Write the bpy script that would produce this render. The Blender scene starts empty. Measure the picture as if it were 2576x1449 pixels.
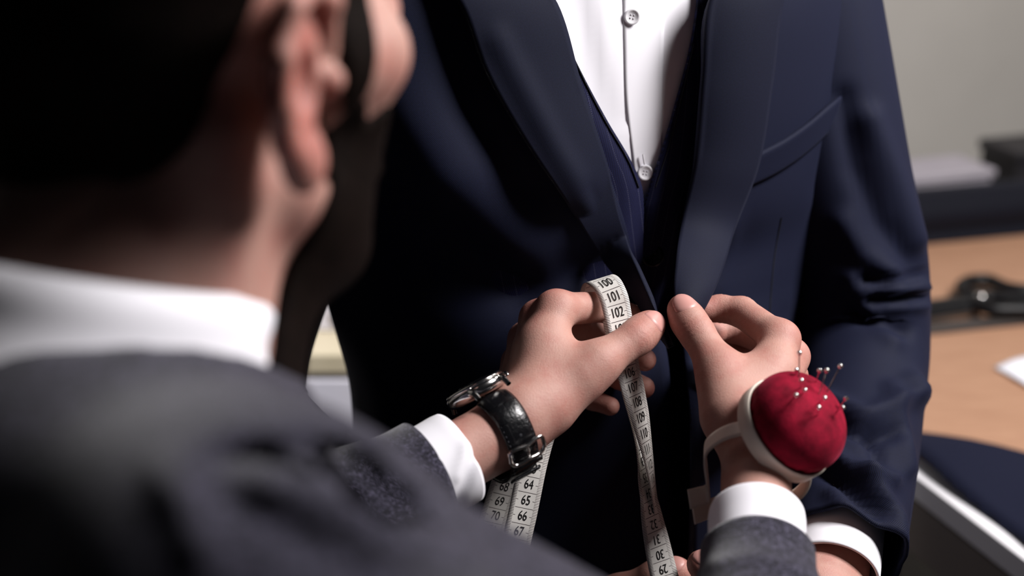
import bpy, bmesh, math, random
import numpy as np
from mathutils import Vector, Matrix
from mathutils.bvhtree import BVHTree

# ------------------------------------------------------------------ camera, world, light, exposure
scene = bpy.context.scene
COL = scene.collection
FPX = 50.0 / 36.0 * 2576.0
CAMZ, PITCH = 1.55, math.radians(20)
CAM = np.array([0.0, 0.0, CAMZ])
RV = np.array([1.0, 0.0, 0.0])
UV_ = np.array([0.0, math.sin(PITCH), math.cos(PITCH)])
FV = np.array([0.0, math.cos(PITCH), -math.sin(PITCH)])


def P(px, py, d):
    """world point seen at picture point (px, py), d metres along the optical axis"""
    return CAM + d * (FV + (px - 1288.0) / FPX * RV - (py - 724.5) / FPX * UV_)


def C3(x, y, d):
    """camera-frame metres (right, up, forward) to world"""
    return CAM + x * RV + y * UV_ + d * FV


def Pz(px, py, z):
    r = FV + (px - 1288.0) / FPX * RV - (py - 724.5) / FPX * UV_
    return CAM + r * ((z - CAMZ) / r[2])


def proj(v):
    q = np.asarray(v) - CAM
    d = q @ FV
    return 1288.0 + q @ RV / d * FPX, 724.5 - q @ UV_ / d * FPX, d


cd = bpy.data.cameras.new('camera')
cam = bpy.data.objects.new('camera', cd)
COL.objects.link(cam)
cam.location = CAM
cam.rotation_euler = (math.pi / 2 - PITCH, 0, 0)
cd.lens = 50
cd.sensor_width = 36
cd.clip_start = 0.05
cd.dof.use_dof = True
cd.dof.focus_distance = 0.94
cd.dof.aperture_fstop = 3.3
scene.camera = cam

w = bpy.data.worlds.new('world')
scene.world = w
w.use_nodes = True
w.node_tree.nodes['Background'].inputs[0].default_value = (0.75, 0.78, 0.9, 1)
w.node_tree.nodes['Background'].inputs[1].default_value = 0.010


def area(name, loc, target, sx, sy, power, color=(1, 1, 1), spread=180):
    l = bpy.data.lights.new(name, 'AREA')
    l.shape = 'RECTANGLE'
    l.size, l.size_y, l.energy, l.color = sx, sy, power, color
    l.spread = math.radians(spread)
    o = bpy.data.objects.new(name, l)
    COL.objects.link(o)
    o.location = loc
    o.rotation_euler = (Vector(target) - Vector(loc)).to_track_quat('-Z', 'Y').to_euler()
    return o


area('key_light', C3(1.12, 0.98, 0.44), P(1700, 700, 0.98), 0.45, 0.55, 44, (1.0, 0.97, 0.97))  # soft key area light from the upper right, out of view
area('background_fill_light', (1.5, 1.9, 2.6), (0.9, 2.2, 0.9), 0.6, 0.6, 14, (1.0, 0.95, 0.9))  # added fill without a known lamp, brightens the wall and bench
area('cabinet_fill_light', (-1.0, 1.15, 2.0), (-0.26, 1.68, 0.8), 0.25, 0.25, 1.5, (1.0, 0.98, 1.0), 50)  # added fill that brightens the cabinet in the gap beside the jacket

vs = scene.view_settings
vs.view_transform = 'Standard'
vs.look = 'None'
vs.exposure = 0.0
vs.gamma = 1.0
vs.use_curve_mapping = False
scene.cycles.use_denoising = True


# ------------------------------------------------------------------ materials
def lin(c):
    return tuple((x / 12.92 if x <= 0.04045 else ((x + 0.055) / 1.055) ** 2.4) for x in [v / 255.0 for v in c])


class MB:
    def __init__(s, name):
        s.m = bpy.data.materials.new(name)
        s.m.use_nodes = True
        s.t = s.m.node_tree
        s.b = s.t.nodes['Principled BSDF']

    def n(s, kind, **kw):
        nd = s.t.nodes.new(kind)
        for k, v in kw.items():
            if k.startswith('i_'):
                key = k[2:]
                nd.inputs[int(key) if key.isdigit() else key].default_value = v
            else:
                setattr(nd, k, v)
        return nd

    def l(s, a, b):
        s.t.links.new(a, b)

    def set(s, **kw):
        for k, v in kw.items():
            s.b.inputs[k.replace('_', ' ')].default_value = v
        return s

    def coord(s, kind='Object', scale=(1, 1, 1), rot=(0, 0, 0)):
        tc = s.n('ShaderNodeTexCoord')
        mp = s.n('ShaderNodeMapping')
        mp.inputs['Scale'].default_value = scale
        mp.inputs['Rotation'].default_value = rot
        s.l(tc.outputs[kind], mp.inputs[0])
        return mp.outputs[0]

    def noise(s, vec, scale, detail=4.0, rough=0.6):
        nd = s.n('ShaderNodeTexNoise')
        nd.inputs['Scale'].default_value = scale
        nd.inputs['Detail'].default_value = detail
        nd.inputs['Roughness'].default_value = rough
        s.l(vec, nd.inputs['Vector'])
        return nd.outputs['Fac']

    def ramp(s, fac, stops):
        r = s.n('ShaderNodeValToRGB')
        while len(r.color_ramp.elements) < len(stops):
            r.color_ramp.elements.new(0.5)
        for e, (p, c) in zip(r.color_ramp.elements, stops):
            e.position = p
            e.color = (*c, 1)
        s.l(fac, r.inputs[0])
        return r.outputs[0]

    def bump(s, h, strength=0.3, dist=0.001):
        b = s.n('ShaderNodeBump')
        b.inputs['Strength'].default_value = strength
        b.inputs['Distance'].default_value = dist
        s.l(h, b.inputs['Height'])
        s.l(b.outputs[0], s.b.inputs['Normal'])
        return b

    def math(s, op, a, b=None):
        nd = s.n('ShaderNodeMath', operation=op)
        for i, v in enumerate((a, b)):
            if v is None:
                continue
            if isinstance(v, (int, float)):
                nd.inputs[i].default_value = v
            else:
                s.l(v, nd.inputs[i])
        return nd.outputs[0]

    def mix(s, fac, a, b):
        nd = s.n('ShaderNodeMix', data_type='RGBA')
        for sock, v in ((nd.inputs[0], fac), (nd.inputs[6], a), (nd.inputs[7], b)):
            if isinstance(v, (int, float)):
                sock.default_value = v
            elif isinstance(v, tuple):
                sock.default_value = (*v, 1)
            else:
                s.l(v, sock)
        return nd.outputs[2]


def plain(name, col, rough=0.5, metal=0.0, spec=0.5, **kw):
    m = MB(name)
    m.set(Base_Color=(*col, 1), Roughness=rough, Metallic=metal)
    m.b.inputs['Specular IOR Level'].default_value = spec
    for k, v in kw.items():
        m.b.inputs[k.replace('_', ' ')].default_value = v
    return m.m


def twill(name, c1, c2, pitch=0.0011, sheen=0.25, ang=0.9, stripes=None):
    m = MB(name)
    v = m.coord('UV', rot=(0, 0, ang))
    wv = m.n('ShaderNodeTexWave', wave_type='BANDS', bands_direction='X')
    wv.inputs['Scale'].default_value = 1.0 / pitch / 3.2
    wv.inputs['Distortion'].default_value = 0.6
    wv.inputs['Detail'].default_value = 1.0
    m.l(v, wv.inputs['Vector'])
    v2 = m.coord('UV')
    nz = m.noise(v2, 900.0, 3.0)
    big = m.noise(v2, 14.0, 2.0)
    fac = m.math('ADD', m.math('MULTIPLY', wv.outputs['Fac'], 0.55), m.math('MULTIPLY', nz, 0.45))
    col = m.ramp(fac, [(0.25, c1), (0.8, c2)])
    if stripes:
        sx = m.n('ShaderNodeSeparateXYZ')
        m.l(v2, sx.inputs[0])
        fr = m.math('FRACT', m.math('DIVIDE', sx.outputs[0], stripes))
        on = m.math('LESS_THAN', fr, 0.055)
        dots = m.math('GREATER_THAN', m.math('SINE', m.math('MULTIPLY', sx.outputs[1], 4200.0)), -0.1)
        col = m.mix(m.math('MULTIPLY', m.math('MULTIPLY', on, dots), 0.5), col, (0.10, 0.10, 0.16))
    m.l(col, m.b.inputs['Base Color'])
    m.set(Roughness=0.75, Sheen_Weight=sheen, Sheen_Roughness=0.45)
    m.b.inputs['Sheen Tint'].default_value = (*[min(1, x * 8 + 0.2) for x in c2], 1)
    m.b.inputs['Specular IOR Level'].default_value = 0.15
    m.bump(fac, 0.25, 0.0003)
    return m.m


def make_skin(name, base, red, sss=0.12):
    m = MB(name)
    v = m.coord('Object')
    n1 = m.noise(v, 55.0, 3.0)
    n2 = m.noise(v, 420.0, 4.0)
    n3 = m.noise(v, 1900.0, 3.0)
    at = m.n('ShaderNodeAttribute', attribute_name='redness')
    f = m.math('ADD', m.math('MULTIPLY', at.outputs['Fac'], 0.9), m.math('MULTIPLY', m.math('SUBTRACT', n1, 0.43), 1.5))
    f = m.math('ADD', f, m.math('MULTIPLY', m.math('SUBTRACT', n2, 0.5), 0.35))
    cl = m.n('ShaderNodeClamp')
    m.l(f, cl.inputs[0])
    st = m.n('ShaderNodeAttribute', attribute_name='stubble_and_shade')
    m.l(m.mix(m.math('MULTIPLY', st.outputs['Fac'], 0.85), m.mix(cl.outputs[0], base, red), lin((46, 30, 26))), m.b.inputs['Base Color'])
    th_ = m.n('ShaderNodeAttribute', attribute_name='thin')
    m.l(m.math('ADD', 0.0026, m.math('MULTIPLY', th_.outputs['Fac'], 0.011)), m.b.inputs['Subsurface Scale'])
    m.l(m.math('ADD', sss, m.math('MULTIPLY', th_.outputs['Fac'], 0.55)), m.b.inputs['Subsurface Weight'])
    m.set(Roughness=0.5, Subsurface_Weight=sss, Subsurface_Scale=0.0026)
    m.b.inputs['Subsurface Radius'].default_value = (1.0, 0.35, 0.2)
    m.b.inputs['Specular IOR Level'].default_value = 0.4
    n4 = m.noise(v, 800.0, 3.0)
    h = m.math('ADD', m.math('MULTIPLY', n4, 0.5), m.math('MULTIPLY', n3, 0.5))
    m.bump(h, 0.40, 0.0011)
    return m.m


M = {}
M['skin'] = make_skin('skin', lin((187, 142, 129)), lin((170, 94, 85)))
M['skin_head'] = make_skin('skin_of_head', lin((222, 172, 152)), lin((205, 110, 95)), 0.3)
M['nail'] = plain('nail', lin((200, 146, 138)), 0.38, 0, 0.4)
mh = MB('dark_hair')
vv = mh.coord('Object', scale=(1, 1, 0.2))
mh.l(mh.ramp(mh.noise(vv, 500.0), [(0.3, lin((9, 6, 5))), (0.8, lin((28, 19, 16)))]), mh.b.inputs['Base Color'])
mh.set(Roughness=0.7)
mh.b.inputs['Specular IOR Level'].default_value = 0.05
mh.bump(mh.noise(vv, 700.0), 0.6, 0.002)
M['hair'] = mh.m
M['navy'] = twill('navy_twill', lin((10, 11, 22)), lin((24, 29, 56)), 0.0008, 0.05)
M['lapel'] = twill('navy_twill_lapel', lin((10, 11, 21)), lin((25, 29, 52)), 0.0009, 0.05, ang=-0.75)
M['vest'] = twill('navy_pinstripe', lin((9, 10, 28)), lin((26, 28, 64)), 0.0013, 0.05, ang=0.5, stripes=0.0085)
M['lining'] = plain('blue_lining', lin((60, 64, 108)), 0.5)
M['thread'] = plain('dark_thread', lin((10, 11, 22)), 0.8)


def cotton(name, col, pitch=0.0009):
    m = MB(name)
    v = m.coord('UV', rot=(0, 0, 0.6))
    wv = m.n('ShaderNodeTexWave', wave_type='BANDS', bands_direction='X')
    wv.inputs['Scale'].default_value = 1.0 / pitch / 3.2
    wv.inputs['Distortion'].default_value = 0.4
    m.l(v, wv.inputs['Vector'])
    m.set(Base_Color=(*col, 1), Roughness=0.8, Sheen_Weight=0.1)
    m.b.inputs['Specular IOR Level'].default_value = 0.2
    m.bump(wv.outputs['Fac'], 0.12, 0.00012)
    return m.m


M['white'] = cotton('white_cotton', lin((246, 244, 250)))
mw = MB('charcoal_heather_wool')
vv = mw.coord('Object')
nn = mw.noise(vv, 850.0, 4.0, 0.7)
n2 = mw.noise(vv, 260.0, 3.0, 0.6)
ff = mw.math('ADD', mw.math('MULTIPLY', nn, 0.7), mw.math('MULTIPLY', n2, 0.3))
mw.l(mw.ramp(ff, [(0.38, lin((16, 16, 23))), (0.50, lin((37, 35, 47))), (0.63, lin((92, 88, 108)))]), mw.b.inputs['Base Color'])
mw.set(Roughness=0.9, Sheen_Weight=0.3, Sheen_Roughness=0.5)
mw.b.inputs['Specular IOR Level'].default_value = 0.1
mw.bump(ff, 0.6, 0.0012)
M['wool'] = mw.m
M['black_trouser'] = plain('black_trouser', lin((14, 14, 20)), 0.85)
M['leather_shoe'] = plain('black_shoe_leather', lin((12, 11, 11)), 0.3)


# ------------------------------------------------------------------ mesh helpers
def tag(o, label=None, cat=None, group=None, kind=None):
    for k, v in (('label', label), ('category', cat), ('group', group), ('kind', kind)):
        if v:
            o[k] = v
    return o


def empty(name, loc, label, cat, group=None):
    o = bpy.data.objects.new(name, None)
    o.empty_display_size = 0.05
    COL.objects.link(o)
    o.location = Vector(loc)
    return tag(o, label, cat, group)


def adopt(o, parent):
    """children keep world coordinates: only the thing's Empty has a location of its own"""
    if parent is not None:
        o.parent = parent
        o.matrix_parent_inverse = Matrix.Translation(-parent.location)
    return o


def mk(name, verts, faces, mat, parent=None, uv=None, smooth=True, solid=None, offset=0.0, bevel=None, subd=0):
    me = bpy.data.meshes.new(name)
    verts = np.asarray(verts, dtype=np.float64)
    if isinstance(faces, np.ndarray):
        nf, k = faces.shape
        me.vertices.add(len(verts))
        me.vertices.foreach_set('co', verts.ravel())
        me.loops.add(nf * k)
        me.loops.foreach_set('vertex_index', faces.ravel().astype(np.int32))
        me.polygons.add(nf)
        me.polygons.foreach_set('loop_start', np.arange(0, nf * k, k, dtype=np.int32))
        me.update(calc_edges=True)
        me.validate()
    else:
        me.from_pydata([tuple(v) for v in verts], [], [tuple(f) for f in faces])
        me.update()
    if uv is not None:
        lay = me.uv_layers.new(name='UVMap')
        li = np.empty(len(me.loops), dtype=np.int32)
        me.loops.foreach_get('vertex_index', li)
        lay.data.foreach_set('uv', np.asarray(uv, dtype=np.float64)[li].ravel())
    if smooth:
        me.polygons.foreach_set('use_smooth', np.ones(len(me.polygons), dtype=bool))
    if mat is not None:
        me.materials.append(mat)
    o = bpy.data.objects.new(name, me)
    COL.objects.link(o)
    if subd:
        s = o.modifiers.new('subd', 'SUBSURF')
        s.levels = s.render_levels = subd
    if solid:
        s = o.modifiers.new('solid', 'SOLIDIFY')
        s.thickness = solid
        s.offset = offset
    if bevel:
        s = o.modifiers.new('bev', 'BEVEL')
        s.width = bevel
        s.segments = 3
        s.limit_method = 'ANGLE'
    adopt(o, parent)
    return o


def hermite(xs, ys, x):
    """smooth interpolation through knots (rows of ys)"""
    xs = np.asarray(xs, float)
    ys = np.asarray(ys, float)
    if ys.ndim == 1:
        return hermite(xs, ys[:, None], x)[..., 0]
    x = np.clip(np.asarray(x, float), xs[0], xs[-1])
    s = np.diff(ys, axis=0) / np.diff(xs)[:, None]
    m = np.empty_like(ys)
    m[0], m[-1] = s[0], s[-1]
    if len(xs) > 2:
        h = np.diff(xs)[:, None]
        m[1:-1] = (s[:-1] * h[1:] + s[1:] * h[:-1]) / (h[1:] + h[:-1])
    i = np.clip(np.searchsorted(xs, x, side='right') - 1, 0, len(xs) - 2)
    h = (xs[i + 1] - xs[i])[..., None]
    t = ((x - xs[i]) / (xs[i + 1] - xs[i]))[..., None]
    return ((2 * t ** 3 - 3 * t ** 2 + 1) * ys[i] + (t ** 3 - 2 * t ** 2 + t) * h * m[i]
            + (-2 * t ** 3 + 3 * t ** 2) * ys[i + 1] + (t ** 3 - t ** 2) * h * m[i + 1])


def curve(pts, n):
    """n points evenly spaced along a smooth curve through pts (rows of 3 or more numbers; the first 3 set the spacing)"""
    pts = np.asarray(pts, float)
    k = np.r_[0, np.cumsum(np.linalg.norm(np.diff(pts[:, :3], axis=0), axis=1) + 1e-9)]
    dense = hermite(k, pts, np.linspace(0, k[-1], n * 8))
    kk = np.r_[0, np.cumsum(np.linalg.norm(np.diff(dense[:, :3], axis=0), axis=1))]
    t = np.linspace(0, kk[-1], n)
    return np.stack([np.interp(t, kk, dense[:, j]) for j in range(pts.shape[1])], 1)


def grid_faces(nr, nc, close=False, flip=False):
    r = np.arange(nr - 1)[:, None]
    c = np.arange(nc if close else nc - 1)[None, :]
    c2 = (c + 1) % nc
    f = np.stack([r * nc + c + 0 * c2, r * nc + c2, (r + 1) * nc + c2, (r + 1) * nc + c + 0 * c2], -1).reshape(-1, 4)
    return f[:, ::-1] if flip else f


def grid_uv(g):
    nr, nc = g.shape[:2]
    u = np.zeros((nr, nc))
    v = np.zeros((nr, nc))
    u[:, 1:] = np.cumsum(np.linalg.norm(np.diff(g, axis=1), axis=2), axis=1)
    v[1:] = np.cumsum(np.linalg.norm(np.diff(g, axis=0), axis=2), axis=0)
    u -= u[:, nc // 2:nc // 2 + 1]
    v = np.repeat(v[:, nc // 2:nc // 2 + 1], nc, 1)
    return np.stack([u, v], -1).reshape(-1, 2)


def mkgrid(name, g, mat, parent=None, close=False, flip=False, **kw):
    nr, nc = g.shape[:2]
    return mk(name, g.reshape(-1, 3), grid_faces(nr, nc, close, flip), mat, parent, uv=grid_uv(g), **kw)


def unit(v):
    v = np.asarray(v, float)
    return v / (np.linalg.norm(v, axis=-1, keepdims=True) + 1e-12)


def frames(path, up):
    t = unit(np.gradient(path, axis=0))
    up = np.asarray(up, float)
    if up.ndim == 1:
        up = np.repeat(up[None], len(path), 0)
    e1 = unit(up - (up * t).sum(1, keepdims=True) * t)
    e2 = np.cross(t, e1)
    return t, e1, e2


def tube_grid(ctrl, n, nc, up):
    """ctrl rows: x y z ra rb ; ra along 'up', rb across"""
    c = curve(ctrl, n)
    t, e1, e2 = frames(c[:, :3], up)
    th = np.linspace(0, 2 * math.pi, nc, endpoint=False)
    return (c[:, None, :3] + e1[:, None] * (np.cos(th)[None, :, None] * c[:, 3, None, None])
            + e2[:, None] * (np.sin(th)[None, :, None] * c[:, 4, None, None]))


def gnormals(g, close=False):
    if close:
        gu = np.roll(g, -1, 1) - np.roll(g, 1, 1)
    else:
        gu = np.gradient(g, axis=1)
    return unit(np.cross(gu, np.gradient(g, axis=0)))


def seg_dist(px, py, line):
    best = np.full(px.shape, 1e9)
    for (x0, y0), (x1, y1) in zip(line[:-1], line[1:]):
        dx, dy = x1 - x0, y1 - y0
        t = np.clip(((px - x0) * dx + (py - y0) * dy) / (dx * dx + dy * dy + 1e-9), 0, 1)
        best = np.minimum(best, np.hypot(px - x0 - t * dx, py - y0 - t * dy))
    return best


def fold(g, strokes, close=False, outward=None):
    """press folds into a cloth grid: each stroke (line, height in m, width) raises or sinks the cloth along a line"""
    nr = gnormals(g, close)
    view = unit(g - CAM)
    facing = -(nr * view).sum(-1)
    sgn = np.where(facing >= 0, 1.0, -1.0) if outward is None else np.sign((nr * outward).sum(-1))
    px, py, _ = proj(g)
    wgt = np.clip(np.abs(facing) * 2.5, 0, 1)
    if outward is not None:
        wgt = np.clip(facing * sgn * 2.5, 0, 1)
    disp = np.zeros(px.shape)
    for line, amp, wd in strokes:
        disp += amp * np.exp(-(seg_dist(px, py, line) / wd) ** 2)
    return g + nr * (sgn * disp * wgt)[..., None]


def bvh_of(*grids, close=False):
    V, F = [], []
    for g in grids:
        b = len(V)
        nr, nc = g.shape[:2]
        V += [tuple(x) for x in g.reshape(-1, 3)]
        F += [tuple(int(q) + b for q in f) for f in grid_faces(nr, nc, close)]
    return BVHTree.FromPolygons(V, F)


def hit(bvh, px, py, off=0.0, default=1.05):
    r = unit(P(px, py, 1.0) - CAM)
    loc, nor, i, dist = bvh.ray_cast(Vector(CAM), Vector(r))
    if loc is None:
        return P(px, py, default)
    n = np.array(nor)
    if n @ r > 0:
        n = -n
    return np.array(loc) + n * off


def box(name, c, size, mat, parent=None, rz=0.0, bevel=0.002):
    x, y, z = [s / 2 for s in size]
    v = np.array([(sx * x, sy * y, sz * z) for sz in (-1, 1) for sy in (-1, 1) for sx in (-1, 1)])
    R = np.array([[math.cos(rz), -math.sin(rz), 0], [math.sin(rz), math.cos(rz), 0], [0, 0, 1]])
    f = [(0, 2, 3, 1), (4, 5, 7, 6), (0, 1, 5, 4), (2, 6, 7, 3), (0, 4, 6, 2), (1, 3, 7, 5)]
    return mk(name, v @ R.T + np.asarray(c), f, mat, parent, smooth=False, bevel=bevel)


def lathe(name, c, axis, prof, mat, parent=None, n=48, squash=None, smooth=True):
    """revolve profile rows (radius, height) about axis at c"""
    axis = unit(axis)
    e1 = unit(np.cross(axis, (0.3, 0.9, 0.1)))
    e2 = np.cross(axis, e1)
    th = np.linspace(0, 2 * math.pi, n, endpoint=False)
    g = np.array([[np.asarray(c) + axis * h + (e1 * math.cos(a) + e2 * math.sin(a)) * r for a in th] for r, h in prof])
    o = mkgrid(name, g, mat, parent, close=True, flip=True, smooth=smooth)
    return o


# ------------------------------------------------------------------ signed-distance sculpting
def smin(a, b, k):
    h = np.clip(0.5 + 0.5 * (b - a) / k, 0, 1)
    return b + (a - b) * h - k * h * (1 - h)


def smax(a, b, k):
    return -smin(-a, -b, k)


def cone(p, a, b, ra, rb):
    a = np.asarray(a, float)
    ab = np.asarray(b, float) - a
    q = p - a
    t = np.clip(q @ ab / (ab @ ab + 1e-12), 0, 1)
    return np.sqrt(((q - t[:, None] * ab) ** 2).sum(1)) - (ra + (rb - ra) * t)


def ball(p, c, r):
    return np.sqrt(((p - np.asarray(c, float)) ** 2).sum(1)) - r


def ell(p, c, r, ax=None):
    q = p - np.asarray(c, float)
    if ax is not None:
        q = q @ np.asarray(ax, float).T
    r = np.asarray(r, float)
    k0 = np.sqrt(((q / r) ** 2).sum(1)) + 1e-9
    k1 = np.sqrt(((q / r ** 2) ** 2).sum(1)) + 1e-9
    return k0 * (k0 - 1) / k1


def sdf_mesh(f, lo, hi, h, levels=4, slack=1.6):
    lo = np.asarray(lo, float)
    H = h * 2 ** levels
    n = np.ceil((np.asarray(hi) - lo) / H).astype(int)
    ijk = np.stack(np.meshgrid(*[np.arange(k) for k in n], indexing='ij'), -1).reshape(-1, 3)
    off = np.array([(a, b, c) for a in (0, 1) for b in (0, 1) for c in (0, 1)])
    s = H
    for lev in range(levels + 1):
        d = f(lo + (ijk + 0.5) * s)
        ijk = ijk[np.abs(d) < s * 0.87 * slack]
        if lev < levels:
            ijk = (ijk[:, None] * 2 + off[None]).reshape(-1, 3)
            s /= 2
    B = 1 << 20
    key = lambda q: (q[..., 0] * B + q[..., 1]) * B + q[..., 2]
    ck = key(ijk)
    o = np.argsort(ck)
    ijk, ck = ijk[o], ck[o]
    corners = ijk[:, None] + off[None]
    kk, inv = np.unique(key(corners).ravel(), return_inverse=True)
    cc = np.stack([kk // (B * B), (kk // B) % B, kk % B], 1)
    val = f(lo + cc * s)
    inv = inv.reshape(-1, 8)
    v8 = val[inv]
    act = (v8.min(1) < 0) & (v8.max(1) >= 0)
    ijk, ck, v8 = ijk[act], ck[act], v8[act]
    acc = np.zeros((len(ijk), 3))
    cnt = np.zeros(len(ijk))
    for a in range(8):
        for b in range(a + 1, 8):
            if abs(off[a] - off[b]).sum() != 1:
                continue
            m = (v8[:, a] < 0) != (v8[:, b] < 0)
            t = v8[m, a] / (v8[m, a] - v8[m, b])
            acc[m] += off[a] + t[:, None] * (off[b] - off[a])
            cnt[m] += 1
    V = lo + (ijk + acc / cnt[:, None]) * s
    quads = []
    bit = {0: 4, 1: 2, 2: 1}
    for ax in range(3):
        m = (v8[:, 0] < 0) != (v8[:, bit[ax]] < 0)
        base = ijk[m]
        u, w_ = [q for q in range(3) if q != ax]
        eu = np.eye(3, dtype=int)[u]
        ew = np.eye(3, dtype=int)[w_]
        ids, ok = [], np.ones(len(base), bool)
        for dd in (0 * eu, eu, eu + ew, ew):
            q = key(base - dd)
            i = np.clip(np.searchsorted(ck, q), 0, len(ck) - 1)
            ok &= ck[i] == q
            ids.append(i)
        Q = np.stack(ids, 1)[ok]
        neg = (v8[m, 0] < 0)[ok]
        if ax == 1:
            neg = ~neg
        Q[~neg] = Q[~neg][:, ::-1]
        quads.append(Q)
    return biggest(V, np.concatenate(quads))


def settle(V, f, steps=2, e=0.0004):
    for _ in range(steps):
        d = f(V)
        g = np.stack([f(V + np.eye(3)[i] * e) - f(V - np.eye(3)[i] * e) for i in range(3)], 1) / (2 * e)
        gl = np.maximum((g * g).sum(1), 0.2)
        V = V - g * np.clip(d / gl, -0.002, 0.002)[:, None]
    return V


def relax(V, F, n=2, k=0.4):
    for _ in range(n):
        acc = np.zeros_like(V)
        cnt = np.zeros(len(V))
        for i in range(4):
            for j in ((i + 1) % 4, (i + 3) % 4):
                np.add.at(acc, F[:, i], V[F[:, j]])
                np.add.at(cnt, F[:, i], 1)
        V = V + k * (acc / np.maximum(cnt, 1)[:, None] - V)
    return V


def biggest(V, F):
    """keep the largest connected piece"""
    lab = np.arange(len(V))
    while True:
        m = lab[F].min(1)
        new = lab.copy()
        for i in range(4):
            np.minimum.at(new, F[:, i], m)
        new = new[new]
        if (new == lab).all():
            break
        lab = new
    ids, cnt = np.unique(lab, return_counts=True)
    keep = lab == ids[np.argmax(cnt)]
    idx = np.cumsum(keep) - 1
    return V[keep], idx[F[keep[F[:, 0]]]]


def put_attr(o, name, vals):
    a = o.data.attributes.new(name, 'FLOAT', 'POINT')
    a.data.foreach_set('value', np.asarray(vals, np.float32))


# ------------------------------------------------------------------ hands and bodies
def culled(f, pts, pad=0.04):
    pts = np.asarray(pts)
    lo, hi = pts.min(0) - pad, pts.max(0) + pad

    def g(p):
        m = ((p > lo) & (p < hi)).all(1)
        out = np.full(len(p), 0.05)
        if m.any():
            out[m] = np.minimum(f(p[m]), 0.05)
        return out
    return g


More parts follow.
